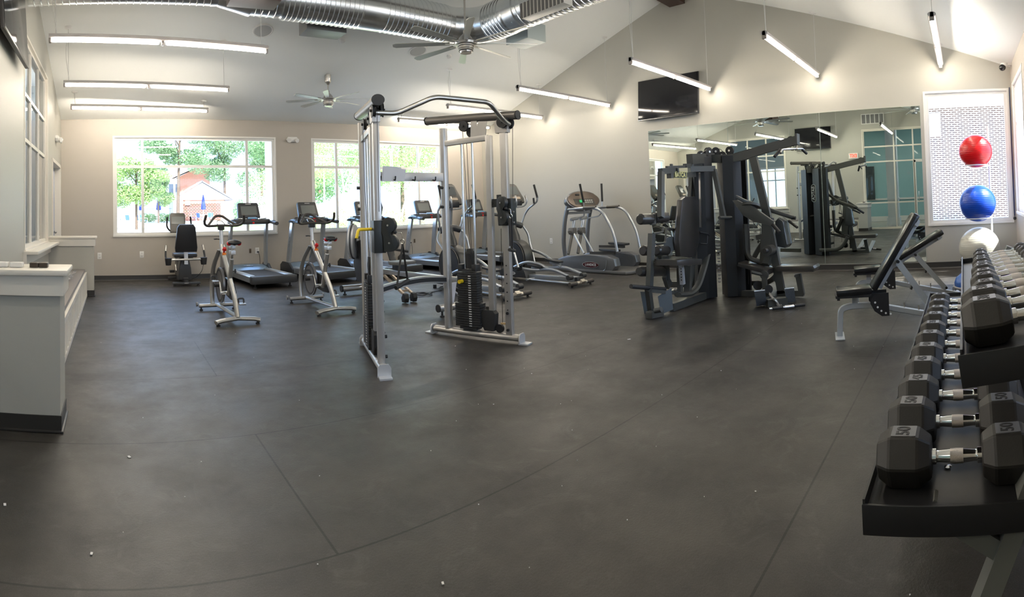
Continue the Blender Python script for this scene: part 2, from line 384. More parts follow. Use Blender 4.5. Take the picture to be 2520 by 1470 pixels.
# bench alcove under storefront 1
PX = -.33
def halfwall(nm, y0, y1, label):
    b = B(); b.box(((XL + PX) / 2, (y0 + y1) / 2, .41), (PX - XL, y1 - y0, .82)); o = struct(b.obj(nm, WALLDAY))
    b = B(); b.box(((XL + PX) / 2 + .012, (y0 + y1) / 2, .885), (PX - XL + .024, y1 - y0 + .05, .13)); b.box(((XL + PX) / 2 + .025, (y0 + y1) / 2, .96), (PX - XL + .05, y1 - y0 + .1, .035), bev=.01)
    b.obj('cap_trim', TRIM, o)
    b = B(); h = .1
    b.box((PX + .004, (y0 + y1) / 2, .051), (.008, y1 - y0 + .016, h)); b.box(((XL + PX) / 2, y0 - .004, .051), (PX - XL, .008, h)); b.box(((XL + PX) / 2, y1 + .004, .051), (PX - XL, .008, h))
    b.box(((XL + PX) / 2 + .01, (y0 + y1) / 2, .008), (PX - XL + .02, y1 - y0 + .04, .014), bev=.006); b.obj('cove_base', COVE, o); return o
halfwall('wall_pillar', 3.3, 3.62, ''); halfwall('wall_pillar_far', 8.85, 9.05, '')
b = B(); b.box((-.76, 6.235, .42), (.58, 5.20, .05), bev=.01); b2 = root('built_in_bench', (0, 0, 0), 0, 'long low bench with grey top and white slatted front between the two half walls', 'bench')
b.obj('seat_top', mat('grey_bench_laminate', (.21, .19, .18), .35), b2)
b = B(); b.box((-.47, 6.235, .2), (.02, 5.18, .39)); b.obj('front_panel', TRIM, b2)
b = B()
for k in range(27): b.box((-.45, 3.72 + k * .195, .2), (.02, .045, .39))
for z in (.375, .03): b.box((-.45, 6.235, z), (.022, 5.18, .05))
b.obj('slat', TRIM, b2)
b = B(); b.box((XL + .09, 7.6, .87), (.18, 2.5, .04), bev=.008); b.box((XL + .02, 7.6, .79), (.04, 2.5, .13)); struct(b.obj('trim_2', TRIM))
# mirror panels
MIR = bpy.data.materials.new('mirror_silver'); MIR.use_nodes = True; q = MIR.node_tree.nodes['Principled BSDF']
q.inputs['Base Color'].default_value = (.77, .84, .80, 1); q.inputs['Metallic'].default_value = 1; q.inputs['Roughness'].default_value = .004
EDGE = mat('mirror_edge_green', (.5, .6, .56), .2)
for k, (a, c, wh) in enumerate(((5.86, 4.125, 'leftmost, beside the bare wall'), (4.125, 2.39, 'middle, behind the tall weight machine'), (2.39, .655, 'rightmost, next to the corner window'))):
    r = root('wall_mirror', (XR, (a + c) / 2, .12), 0, 'tall frameless wall mirror panel, %s' % wh, 'mirror', 'mirror panels on the side wall')
    b = B(); b.box((-.005, 0, 1.3), (.008, a - c - .004, 2.6)); b.obj('backing', EDGE, r)
    b = B(); b.quad((-.0095, -(a - c) / 2 + .004, .002), (-.0095, (a - c) / 2 - .004, .002), (-.0095, (a - c) / 2 - .004, 2.598), (-.0095, -(a - c) / 2 + .004, 2.598)); b.obj('mirror_glass', MIR, r)
# ---------------------------------------------------------------- lobby beyond the storefronts
LX = -6.2
TEAL = mat('teal_lobby_wall', (.30, .48, .46), .5); LGREY = mat('pale_grey_lobby_wall', (.42, .47, .47), .5); LWOOD = mat('pale_lobby_floor', (.42, .38, .32), .25, noise=.15, nscale=5)
b = B(); b.box(((LX + XL - .15) / 2, 5.1, -.05), (XL - .15 - LX, 13, .1)); struct(b.obj('floor_lobby', LWOOD))
b = B(); b.box(((LX + XL - .15) / 2, 5.1, 4.2), (XL - .15 - LX, 13, .1)); struct(b.obj('ceiling_lobby', CEIL))
b = B(); b.box((LX, 3.2, 2.1), (.1, 5.2, 4.2)); struct(b.obj('wall_lobby_teal', TEAL))
b = B(); b.box((LX, .1, 2.1), (.1, 1.0, 4.2)); b.box((LX, -1.1, 3.4), (.1, 1.6, 1.6)); b.box((LX, 6.3, 2.1), (.1, 1.2, 4.2)); b.box((LX, 10.6, 2.1), (.1, 2, 4.2)); b.box((LX, 8.2, 3.45), (.1, 2.8, 1.5))
b.box(((LX + XL - .15) / 2, 11.6, 2.1), (XL - .15 - LX, .1, 4.2)); b.box(((LX + XL - .15) / 2, -1.4, 2.1), (XL - .15 - LX, .1, 4.2)); struct(b.obj('wall_lobby', LGREY))
window('window_8', 6.9, 9.6, .05, 2.7, lambda u, z, d: (LX - d + .05, u, z), (7.8, 8.7), (2.1,), m=FRAME)
b = B()
for y in (2.75, 5.85): b.box((-3.2, y, 2.1), (.42, .42, 4.2)); b.box((-3.2, y, .15), (.5, .5, .3)); b.box((-3.2, y, 1.05), (.47, .47, .08)); b.box((-3.2, y, 3.9), (.5, .5, .2))
struct(b.obj('trim_3', mat('white_column_paint', (.72, .75, .75), .4)))
b = B()
for y0, y1 in ((-.3, 5.9),): b.box((LX + .07, (y0 + y1) / 2, .12), (.04, y1 - y0, .22)); b.box((LX + .07, (y0 + y1) / 2, 1.0), (.04, y1 - y0, .08))
struct(b.obj('trim_4', TRIM))
b = B(); b.box((LX + .1, 4.4, 1.75), (.06, .9, 1.5)); tag(b.obj('notice_board', mat('dark_lobby_board', (.05, .06, .06), .3)), 'dark upright board on the teal lobby wall, seen through the storefront in the mirror', 'board')

LP = mat('lobby_fill_glow', (.9, .9, .9), .5, emit=(1, .96, .9), es=9)  # glowing panels added to brighten the lobby, no known fixtures
for k, (x, y) in enumerate(((-3.6, 1.2), (-3.6, 4.2), (-3.6, 7.4))):
    r = root('lobby_fill_panel', (x, y, 4.14), 0, 'square glowing fill panel added in the lobby beyond the storefront, %s' % ['behind the glass door', 'before the teal wall', 'above the bench window'][k], 'fill light', 'added lobby fill panels')
    b = B(); b.box((0, 0, 0), (.7, .7, .03)); b.obj('frame', WHITE, r); b = B(); b.box((0, 0, -.018), (.62, .62, .01)); b.obj('diffuser', LP, r)
# ================================================================ lamps, fans, ducts, screens on the walls
TUBEM = mat('glowing_fluorescent_tube', (.9, .9, .88), .5, emit=(1, .90, .76), es=TUBE)
FIXT = mat('grey_lamp_housing', (.5, .47, .45), .4)
CORD = mat('pale_cord', (.6, .6, .58), .6)
def canopy(b, x, y, z): b.lathe((x, y, z), (0, 0, -1), [(0, .06), (.012, .06), (.03, .045), (.034, 0.001)], n=20)
def pendant(x0, y, label, group, dy=0, ell=2.66, z=3.35):
    x1 = min(x0 + ell, XR - .08); xm = (x0 + x1) / 2; r = root('pendant_light', (0, 0, 0), 0, label, 'lamp', group); r.matrix_world = Matrix.Translation((xm, y, z)) @ Matrix.Rotation(math.atan2(dy, ell), 4, 'Z'); global OFF; OFF = Vector((xm, y, z)); y_of = lambda xx: y + (xx - xm) / ell * dy
    b = B(); b.tube([(x0, y, z + .03), (x1, y, z + .03)], .03, rx=.052, n=14); b.box((xm, y, z + .045), (x1 - x0, .04, .02)); b.obj('housing', FIXT, r)
    b = B()
    for a, c in ((x0 + .03, xm - .04), (xm + .04, x1 - .03)): b.tube([(a, y, z - .016), (a + .02, y, z - .016), (c - .02, y, z - .016), (c, y, z - .016)], [.012, .022, .022, .012], n=12)
    b.obj('lamp_tube', TUBEM, r)
    b = B()
    for xx in (x0 + .015, xm, x1 - .015): b.box((xx, y, z), (.03, .06, .09), bev=.008)
    b.obj('end_cap', mat('dull_metal_cap', (.3, .27, .25), .35, .6), r)
    b = B()
    for xx in (x0 + .08, x1 - .08): b.tube([(xx, y, z + .05), (xx, y, ceil_z(y_of(xx)) - .02)], .0035, n=6)
    b.tube([(x0 + .09, y, z + .06), (x0 + .03, y, z + .5), (x0 + .08, y, ceil_z(y) - .03)], .004, n=6, rad=.2)
    b.obj('cord', CORD, r)
    b = B()
    for xx in (x0 + .08, x1 - .08): canopy(b, xx, y, ceil_z(y_of(xx)) + .005)
    b.obj('canopy', WHITE, r); OFF = Vector((0, 0, 0)); return r
gl, gr = 'pendant tube lights on the storefront side', 'pendant tube lights on the mirror side'
pendant(-.80, 10.18, 'lowest and farthest left pendant double tube light near the window wall', gl, .33)
pendant(-.77, 8.40, 'left pendant double tube light, middle of the three in view', gl, .31)
pendant(-.74, 6.26, 'uppermost and longest-looking left pendant double tube light, nearest the silver duct', gl, .30)
pendant(-.72, 4.36, 'left pendant tube light overhead beside the storefront screen, seen in its glass', gl)
pendant(-.70, 2.37, 'left pendant tube light nearest the glass door, seen only in the mirror', gl)
pendant(6.12, 10.43, 'farthest right pendant tube light, glowing behind the pull-up bar', gr)
pendant(6.22, 8.66, 'right pendant tube light ending just above the angled top tube of the cable machine', gr)
pendant(6.33, 6.74, 'right pendant double tube light left of the wall screen', gr)
pendant(6.38, 4.42, 'right pendant double tube light hanging across the wall screen', gr)
pendant(6.38, 2.37, 'steeply slanting pendant tube light right of the wall screen, under the gable', gr)
pendant(6.38, .28, 'pendant tube light seen almost end-on above the corner window', gr)

# ceiling fans
FBLADE = mat('satin_fan_blade', (.55, .55, .5), .4, .5)
def fan(x, y, z, rad, label, spin):
    r = root('ceiling_fan', (x, y, z), spin, label, 'ceiling fan', 'ceiling fans'); zc = ceil_z(y) - z
    b = B(); b.cyl((0, 0, .1), (0, 0, zc), .013, n=12); b.obj('downrod', STEEL, r)
    b = B(); b.lathe((0, 0, zc + .05), (0, 0, -1), [(0, .062), (.16, .062), (.18, .055), (.2, .04), (.23, .018)], n=24); b.obj('canopy', STEEL, r)
    b = B(); b.lathe((0, 0, -.115), (0, 0, 1), [(0, .001), (0, .07), (.02, .082), (.03, .082), (.033, .09), (.05, .09), (.053, .098), (.10, .10), (.105, .14), (.13, .15), (.145, .14), (.15, .09), (.19, .085), (.22, .06), (.25, .03), (.29, .028), (.3, .014)], n=32)
    b.obj('motor_housing', STEEL, r)
    b = B()
    for k in range(3): b.ringtube((0, 0, -.09 + .03 * k), (0, 0, 1), .088 + .006 * k, .004, n=32)
    b.obj('dark_band', BLACK, r)
    for k in range(8):
        a = 2 * PI * k / 8; c, s = math.cos(a), math.sin(a)
        bb = B(); rot = rotz(a) @ rotx(.24)
        bb.poly([(.2, -.035), (rad - .04, -.055), (rad, -.03), (rad, .03), (rad - .04, .045), (.2, .03)], (0, 0, .01), rot @ V(1, 0, 0), rot @ V(0, 1, 0), .008)
        bl = bb.obj('fan_blade', FBLADE, r)
        bb = B(); bb.beam((.1 * c, .1 * s, .0), (.26 * c, .26 * s, .006), .03, .008); bb.obj('blade_arm', STEEL, bl)
    return r
f1 = fan(4.15, 5.34, 3.38, .92, 'large brushed metal ceiling fan hanging in front of the silver duct', .2)
fan(3.95, 9.3, 3.42, .80, 'smaller-looking brushed metal ceiling fan left of the cable machine top', .33)
dup(f1, (4.3, 1.15, 3.38), .5, 'brushed metal ceiling fan seen only at the top right of the mirror')

# spiral duct: one trunk along the room, an elbow, one branch towards the viewer
GALV = bpy.data.materials.new('galvanised_spiral_duct'); GALV.use_nodes = True; n = GALV.node_tree; p = n.nodes['Principled BSDF']
p.inputs['Base Color'].default_value = (.78, .80, .80, 1); p.inputs['Metallic'].default_value = 1; p.inputs['Roughness'].default_value = .27
t = n.nodes.new('ShaderNodeTexNoise'); t.inputs['Scale'].default_value = 9; tcc = n.nodes.new('ShaderNodeTexCoord'); n.links.new(tcc.outputs['Object'], t.inputs['Vector'])
rr = n.nodes.new('ShaderNodeMapRange'); rr.inputs[3].default_value = .2; rr.inputs[4].default_value = .3; n.links.new(t.outputs['Fac'], rr.inputs[0]); n.links.new(rr.outputs[0], p.inputs['Roughness'])
def spiral(b, p, q, R, pitch=.09, step=.0):
    """cylinder with raised seams every pitch"""
    p, q = Vector(p), Vector(q); L = (q - p).length; prof = []; d = 0
    while d < L - pitch:
        prof += [(d, R), (d + pitch * .78, R * 1.0), (d + pitch * .84, R + .009), (d + pitch * .94, R + .009)]; d += pitch
    prof.append((L, R)); b.lathe(p, q - p, prof, n=40)
DZ = 4.17; DR_ = .26
duct = root('spiral_duct', (0, 0, 0), 0, 'large shiny galvanised spiral duct with an elbow, hung under the ceiling', 'duct')
b = B(); spiral(b, (XL, 6.73, DZ), (1.35, 6.73, DZ), .17); b.obj('trunk_section', GALV, duct, ang=50)
b = B(); b.lathe((1.35, 6.73, DZ), (1, 0, 0), [(0, .175), (.02, .18), (.4, .27), (.42, .275)], n=40); b.obj('reducer', GALV, duct)
b = B(); spiral(b, (1.76, 6.73, DZ), (2.2, 6.73, DZ), DR_); b.obj('trunk_section', GALV, duct, ang=50)
b = B(); spiral(b, (2.2, 6.73, DZ), (3.35, 6.73, DZ), DR_ + .02, .07); b.obj('trunk_section', GALV, duct, ang=50)
b = B(); b.cyl((3.33, 6.73, DZ), (3.65, 6.73, DZ), DR_ + .025, n=40); b.obj('coupling', GALV, duct)
b = B(); spiral(b, (3.65, 6.73, DZ), (4.85, 6.73, DZ), DR_ + .02, .08); b.obj('trunk_section', GALV, duct, ang=50)
b = B(); arc = [(4.85, 6.73), (5.02, 6.71), (5.2, 6.62), (5.33, 6.47), (5.4, 6.28)]
for k in range(4): b.tube([(*arc[k], DZ), (*arc[k + 1], DZ)], DR_ + .015 + .004 * (k % 2), n=40)
for q in arc: b.sph((*q, DZ), DR_ + .016, u=32, v=20)
b.obj('elbow', GALV, duct, ang=50)
b = B(); spiral(b, (5.4, 6.28, DZ), (5.4, 5.75, DZ), DR_ + .02, .07); b.obj('branch_section', GALV, duct, ang=50)
b = B(); b.cyl((5.4, 5.76, DZ), (5.4, 5.55, DZ), DR_ + .025, n=40); b.obj('coupling', GALV, duct)
b = B(); spiral(b, (5.4, 5.55, DZ), (5.4, 1.5, DZ), DR_ + .01, .09); b.obj('branch_section', GALV, duct, ang=50)
b = B()
for x in (.3, 2.0, 3.5): b.tube([(x, 6.73 + .0, DZ + .27), (x, 6.73, ceil_z(6.73))], .006, n=6)
for y in (5.6, 3.6): b.tube([(5.4, y, DZ + .27), (5.4, y, ceil_z(y))], .006, n=6)
b.obj('hanger_rod', STEEL, duct)
# register boxes on the duct
def reg(nm, c, d, m, label, grille=None, gm=None):
    r = root(nm, c, 0, label, 'air register'); b = B(); b.box((0, 0, 0), d, bev=.006); b.obj('box', m, r)
    if grille:
        b = B(); w, l, ax = grille
        for k in range(12):
            t = -w / 2 + w * (k + .5) / 12
            if ax == 'z': b.box((t, 0, -d[2] / 2 - .004), (w / 24, l, .01))
            else: b.box((-d[0] / 2 - .004, t, 0), (.01, w / 24, l))
        b.obj('grille', gm, r)
    return r
GREYB = mat('grey_register_metal', (.15, .15, .145), .4, .3)
reg('air_register', (3.02, 7.26, 4.08), (.62, .34, .30), GREYB, 'grey rectangular air register box under the far side of the duct')
reg('air_register', (1.62, 5.95, 3.90), (.58, .3, .32), mat('dark_brown_register', (.05, .025, .02), .5), 'dark brown rectangular box at the top edge left of centre, before the duct')
reg('air_register', (5.97, 6.12, 4.04), (.4, .5, .28), mat('pale_grey_register', (.42, .48, .48), .4, .2), 'pale grey register box on the far side of the duct branch, right of the fan')
reg('air_register', (5.02, 4.75, 3.90), (.18, .75, .20), mat('cream_register', (.68, .66, .6), .4), 'long cream register with a slotted grille on the duct branch at the top edge', (.8, .2, 'x'), mat('dark_slot', (.15, .14, .13), .6))
# speakers and detectors on the far slope
SPK = mat('perforated_speaker_grey', (.5, .5, .48), .6, bump=.6, bscale=500)
nrm = V(0, -SL, -1).normalized()
def disc_on_slope(nm, x, y, R, label, cat, m=None):
    r = root(nm, (x, y, ceil_z(y)), 0, label, cat)
    b = B(); b.lathe((0, 0, 0), nrm, [(-.01, R), (.008, R), (.014, R * .96), (.014, R * .86), (.008, R * .84)], n=40); b.obj('ring', WHITE, r)
    b = B(); b.lathe((0, 0, 0), nrm, [(-.01, R * .84), (.010, R * .84), (.013, R * .5), (.014, .001)], n=40); b.obj('grille', m or SPK, r); return r
disc_on_slope('ceiling_speaker', 2.388, 8.231, .17, 'round grey ceiling speaker above the left pendant lights', 'speaker')
disc_on_slope('ceiling_speaker', 5.316, 8.28, .17, 'round ceiling speaker just below the fan in front of the duct', 'speaker')
for x, y, w in ((3.805, 8.276, 'beside the grey register box'), (6.016, 8.286, 'below the large fan')):
    b = B(); b.lathe((0, 0, 0), nrm, [(-.005, .055), (.02, .052), (.035, .04), (.04, .001)], n=20); o = b.obj('smoke_detector', WHITE); o.location = (x, y, ceil_z(y)); tag(o, 'small white smoke detector on the ceiling %s' % w, 'smoke detector')
# emergency lights
def emlight(loc, rz, label):
    r = root('emergency_light', loc, rz, label, 'emergency light', 'twin-head emergency lights')
    b = B(); b.poly([(-.14, .0), (-.1, .06), (.1, .06), (.14, 0), (.1, -.05), (-.1, -.05)], (0, -.03, 0), (1, 0, 0), (0, 0, 1), .06, bev=.012); b.obj('housing', WHITE, r)
    for s in (-1, 1):
        b = B(); b.lathe((s * .07, -.05, -.01), V(s * .35, -1, -.3), [(0, .03), (.05, .045), (.07, .047), (.071, .04), (.06, .001)], n=20); b.obj('lamp_head', WHITE, r)
emlight((3.803, YD, 2.9), 0, 'white twin-head emergency light on the wall between the two big windows')
emlight((XL, 10.0, 2.75), PI / 2, 'white twin-head emergency light on the left wall near the room corner')
# outlets
IVORY = mat('white_outlet_plate', (.8, .79, .76), .4)
def outlet(loc, rz, label, plug=False):
    r = root('wall_outlet', loc, rz, label, 'outlet', 'white wall outlets')
    b = B(); b.box((0, -.004, 0), (.085, .008, .13), bev=.004); b.obj('cover_plate', IVORY, r)
    b = B()
    for z in (.028, -.028):
        for x in (-.01, .01): b.box((x, -.0085, z), (.004, .003, .016))
        b.cyl((0, -.007, z - .013), (0, -.0098, z - .013), .004, n=8)
    b.obj('slots', BLACK, r)
    if plug:
        b = B(); b.cyl((.01, -.008, -.025), (.01, -.05, -.025), .018, n=12); b.tube([(.01, -.04, -.025), (.03, -.06, -.08), (.045, -.05, -.2), (.03, -.05, -.47)], .005, rad=.08, n=6); b.obj('plug', BLACK, r)
outlet((-.292, YD, .50), 0, 'white wall outlet, leftmost under the left window'); outlet((.567, YD, .52), 0, 'white wall outlet under the left window beside the recumbent bike')
outlet((2.982, YD, .54), 0, 'white outlet with a black plug behind the first treadmill', True); outlet((4.24, YD, .57), 0, 'white outlet with a black plug behind the second treadmill', True)
outlet((6.69, YD, .57), 0, 'white outlet with a black plug behind the fourth treadmill', True); outlet((XR, 8.62, .50), -PI / 2, 'white outlet alone on the side wall left of the grey stepper')
for x, z, w in ((2.83, .54, 'first'), (1.45, .5, 'recumbent bike, left of the first'), (6.83, .58, 'fourth')):
    b = B(); b.box((x, YD - .002, z), (.045, .005, .09)); b.tube([(x - .015, YD - .006, z + .03), (x + .01, YD - .02, z), (x - .01, YD - .006, z - .03)], .005, n=6)
    tag(b.obj('cable_plate', mat('brown_open_box', (.12, .09, .06), .6)), 'small brown open cable box on the wall by the %s treadmill' % w if w[0] != 'r' else 'small brown open cable box on the wall right of the recumbent bike', 'cable box')
b = B(); b.box((XL + .004, 11.03 - .17, 1.22), (.008, .08, .12), bev=.003); b.box((XL + .01, 10.86, 1.22), (.006, .02, .03)); tag(b.obj('light_switch', IVORY), 'white light switch at the left room corner', 'switch')
# screens
def tv(loc, rz, tilt, label, off=.10):
    r = root('wall_tv', loc, rz, label, 'television', 'black wall televisions'); w, h = 1.36, .80
    R_ = rotx(tilt); c = V(0, -off, 0)
    def bx(nm, o, d, m, bev=.004):
        b = B(); b.box(c + R_ @ V(*o), d, R_, bev); return b.obj(nm, m, r)
    bx('case', (0, .02, 0), (w, .035, h), BLACK); bx('screen', (0, -.0005, .004), (w - .03, .008, h - .04), mat('black_tv_glass', (.012, .012, .014), .09), .002)
    bx('bezel_trim', (0, -.002, -h / 2 + .006), (w, .012, .012), mat('dark_chrome_trim', (.2, .2, .2), .25, .9), .001)
    b = B(); b.box((0, -.01, 0), (.35, .02, .3)); b.beam((0, -.01, .08), c + V(0, .05, .05), .06, .05); b.beam((-.12, -.01, -.05), c + V(0, .05, -.05), .04, .03); b.obj('wall_bracket', DARKST, r); return r
tv((XR, 5.33, 3.32), -PI / 2, -.07, 'wide black television tilted down on the side wall above the mirror')
tv((XL, 5.32, 3.38), PI / 2, -.05, 'black television seen edge-on at the top left, reflected again in the mirror')
# exit sign, return grille, camera
r = root('exit_sign', (XL, 3.85, 2.66), 0, 'white EXIT sign with red letters beside the glass storefront, seen in the mirror', 'sign')
b = B(); b.box((.02, 0, 0), (.04, .34, .2), bev=.008); b.obj('sign_box', IVORY, r)
text('exit_lettering', 'EXIT', .17, mat('glowing_red_letters', (.7, .02, .01), .4, emit=(1, .05, .02), es=1.2), r, (.042, 0, 0), (0, 1, 0), (0, 0, 1), .003, width=.26, bold=.004)
r = root('return_grille', (XL, 3.1, 3.95), 0, 'white return air grille high on the storefront wall, seen in the mirror', 'grille')
b = B(); b.box((.01, 0, 0), (.02, .8, .34)); b.obj('back_plate', mat('grille_dark', (.2, .2, .2), .6), r)
b = B()
for k in range(6): b.box((.025, -.4 + .16 * k, 0), (.012, .03, .34))
for z in (-.17, .17): b.box((.025, 0, z), (.012, .83, .03))
b.obj('grille', WHITE, r)
r = root('security_camera', (8.72, YB + .12, 3.18), 0, 'small dark dome security camera in the top right corner', 'security camera')
b = B(); b.lathe((0, 0, .12), (0, 0, -1), [(0, .06), (.03, .06), (.05, .05)], n=20); b.beam((0, 0, .1), (0, -.12, .1), .04, .03); b.obj('mount', WHITE, r)
b = B(); b.sph((-.02, .03, .05), .055); b.obj('dome', mat('smoked_dome', (.02, .02, .02), .1), r)
# ================================================================ cable machine in the middle
CAB = mat('steel_cable_black', (.03, .025, .02), .4)
GALVP = mat('satin_silver_post', (.52, .50, .47), .36, .6, noise=.05, nscale=12)
GUN = mat('gunmetal_tube', (.22, .2, .18), .35, .5)
STACK = mat('weight_plate_black', (.025, .025, .025), .5)
NUM = mat('white_plate_numbers', (.7, .7, .68), .5)
cm = root('cable_machine', (2.75, 4.3, 0), 0, 'tall silver two-tower cable machine with a bent pull-up bar, in the middle of the floor', 'cable machine')
OFF = Vector((2.75, 4.3, 0))
def tower(o, d, inner, lean=False):
    """o: rear end of the base, d: towards the front, inner: sideways towards the other tower"""
    o, d = V(*o, 0), V(*d, 0).normalized(); n = V(-d.y, d.x, 0) * inner
    P = lambda u, v, z: o + d * u + n * v + V(0, 0, z)
    b = B(); b.tube([P(.02, 0, .055), P(1.04, 0, .055)], .032, rx=.042, n=16); b.obj('base_tube', GALVP, cm)
    b = B()
    for u in (.0, 1.06): b.poly([(-.055, .0), (.055, 0), (.055, .07), (.035, .1), (-.035, .1), (-.055, .07)], P(u, 0, .002), n, (0, 0, 1), .012); b.box(P(u + (.035 if u else -.035), 0, .008), (.1, .1, .014), rotz(math.atan2(d.y, d.x)))
    b.obj('foot_plate', SILVERL, cm)
    b = B(); b.tube([P(.2, 0, .08), P(.2, 0, 2.15)], .04, rx=.045, n=16); b.obj('upright', GALVP, cm)
    b = B(); b.beam(P(.935, 0, .07), P(.935, 0, 2.06), .055, .07, up=d, bev=.006); b.obj('upright', GALVP, cm)
    b = B(); b.beam(P(.745, 0, .30), P(.765, 0, 2.02), .055, .06, up=d, bev=.006); b.obj('upright', GALVP, cm)
    b = B()
    for k in range(6): b.cyl(P(.935, .034, .32 + .085 * k), P(.935, .0362, .32 + .085 * k), .007, n=8)
    b.obj('pin_hole', BLACK, cm)
    b = B()
    for u in (.43, .56): b.cyl(P(u, 0, .09), P(u, 0, 1.97), .0125, n=12)
    b.obj('guide_rod', CHROME, cm)
    b = B(); b.beam(P(.02, 0, 2.245), P(1.08, 0, 2.185), .085, .085, bev=.0)
    b.bm.free(); b = B(); b.tube([P(.0, 0, 2.255), P(1.09, 0, 2.185)], .042, rx=.05, n=18); b.obj('top_tube', GUN, cm)
    b = B()
    for q, w in ((P(1.095, 0, 2.185), .01), (P(-.005, 0, 2.255), -.01)): b.tube([q, q + d * w], .045, rx=.054, n=18)
    b.obj('end_cap', RUBBER, cm)
    b = B(); b.beam(P(.2, 0, 1.99), P(.76, 0, 2.0), .05, .055, bev=.004); b.obj('cross_member', GALVP, cm)
    b = B(); b.poly([(-.04, 1.98), (.05, 1.98), (.04, 2.2), (-.03, 2.2)], P(.6, .02, 0), d, (0, 0, 1), .008); b.poly([(.62, 2.03), (.74, 2.0), (.76, 2.16), (.66, 2.17)], P(0, .02, 0), d, (0, 0, 1), .008)
    b.poly([(.86, 2.03), (.99, 2.03), (1.0, 2.12), (.9, 2.17), (.85, 2.14)], P(0, .0, 0), d, (0, 0, 1), .066); b.obj('top_bracket', GALVP, cm)
    b = B()
    for u, z, v, r in ((.487, 2.14, .03, .055), (.54, 2.08, -.03, .055), (.955, 2.13, .05, .06), (.98, 2.12, -.02, .06)):
        b.lathe(P(u, v, z), n, [(-.014, r), (-.006, r * .86), (.006, r * .86), (.014, r)], n=24); b.cyl(P(u, v - .03, z), P(u, v + .03, z), .012, n=10)
    b.obj('top_pulley', RUBBER, cm)
    # weight stack
    st = B()
    for k in range(10): st.box(P(.477, 0, .135 + k * .0235), (.30, .11, .021), rotz(math.atan2(d.y, d.x)), .003)
    for k in range(13): st.box(P(.477, 0, .372 + k * .0235), (.235, .10, .021), rotz(math.atan2(d.y, d.x)), .003)
    st.box(P(.477, 0, .11), (.2, .1, .025), rotz(math.atan2(d.y, d.x))); so = st.obj('weight_stack', STACK, cm)
    b = B()
    for k in range(22): b.box(P(.515, .058, .137 + k * .0235), (.03, .003, .008), rotz(math.atan2(d.y, d.x))); b.box(P(.515, -.058, .137 + k * .0235), (.03, .003, .008), rotz(math.atan2(d.y, d.x)))
    b.obj('plate_number', NUM, so)
    b = B()
    for u in (.395, .56): b.box(P(u, 0, .71), (.05, .09, .07), rotz(math.atan2(d.y, d.x)), .006)
    b.box(P(.477, 0, .685), (.215, .09, .02), rotz(math.atan2(d.y, d.x))); b.obj('stack_head', STACK, so)
    b = B(); b.poly([(-.035, .7), (.035, .7), (.04, .85), (.02, .9), (-.02, .9), (-.04, .85)], P(.495, 0, 0), d, (0, 0, 1), .05, bev=.004); b.obj('pulley_block', RUBBER, so)
    b = B(); b.disc(P(.495, 0, .82), n, .036, .056); b.obj('pulley', BLACK, so)
    b = B(); b.cyl(P(.42, .045, .575), P(.42, .1, .575), .02, n=16); b.obj('selector_pin', YELM, so)
    # lower pulley housing
    b = B(); b.box(P(.72, 0, .32), (.09, .04, .03), rotz(math.atan2(d.y, d.x)), .004)
    b.poly([(.66, .1), (.76, .1), (.78, .16), (.79, .27), (.76, .3), (.65, .3), (.62, .25), (.63, .16)], P(0, 0, 0), d, (0, 0, 1), .07, bev=.004); b.obj('pulley_housing', RUBBER, cm)
    b = B(); b.disc(P(.82, 0, .13), n, .042, .03); b.obj('floor_pulley', BLACK, cm)
    b = B(); b.box(P(.86, .0, .18), (.05, .02, .015), rotz(math.atan2(d.y, d.x))); b.obj('end_stop', mat('tan_stop', (.6, .42, .2), .5), cm)
    # cables
    b = B()
    b.tube([P(.43, -.03, 2.1), P(.45, -.03, 1.5), P(.49, -.01, .9)], .003, n=6); b.tube([P(.51, .02, 1.98), P(.52, .01, .88)], .003, n=6)
    b.tube([P(1.04, 0, 2.1), P(1.01, 0, 1.3)], .003, n=6); b.tube([P(.87, 0, 1.1), P(.85, 0, .16)], .003, n=6)
    b.obj('cable', CAB, cm)
    b = B()
    for z in (1.53, 1.33): b.cyl(P(.2, .04, z), P(.2, .07, z), .016, n=10); b.cyl(P(.2, -.04, z), P(.2, -.07, z), .016, n=10)
    for q, z in ((.935, .29), (.935, .13)): b.cyl(P(q, .035, z), P(q, .05, z), .014, n=10)
    b.obj('bolt', RUBBER, cm)
    # trolley with two pulleys
    t = B(); zc = 1.26 if not lean else 1.1
    t.box(P(.945, .0, zc), (.15, .095, .26), rotz(math.atan2(d.y, d.x)), .003)
    tr = t.obj('trolley', DARKST, cm)
    b = B()
    if lean: sw, ex = (n * .8 + d * .6).normalized(), P(1.02, .04, 0)
    else: sw, ex = (d * .97 + n * .25).normalized(), P(.9, .07, 0)
    side = sw.cross(V(0, 0, 1))
    E = lambda a, z: ex + sw * a + V(0, 0, z)
    out = [(0, zc - .12)]
    for k in range(11): a = -PI / 2 + k * PI / 10; out.append((.05 + .07 * math.cos(a), zc - .05 + .07 * math.sin(a)))
    out.append((.075, zc + .03))
    for k in range(13): a = -PI / 2.4 + k * PI / 10; out.append((.04 + .062 * math.cos(a), zc + .09 + .062 * math.sin(a)))
    out += [(-.02, zc + .03), (0, zc - .0)]
    b.poly(out, ex, sw, (0, 0, 1), .045, bev=.004); b.obj('swivel_arm', DARKST, tr)
    b = B()
    for a, z in ((.05, zc - .05), (.04, zc + .09)): b.cyl(E(a, z) - side * .03, E(a, z) + side * .03, .008, n=10)
    for z in (zc - .1, zc + .0): b.tube([P(.95, .04, z), P(1.05, .05, z)], .007, n=8)
    b.obj('pulley_axle', STEEL, tr)
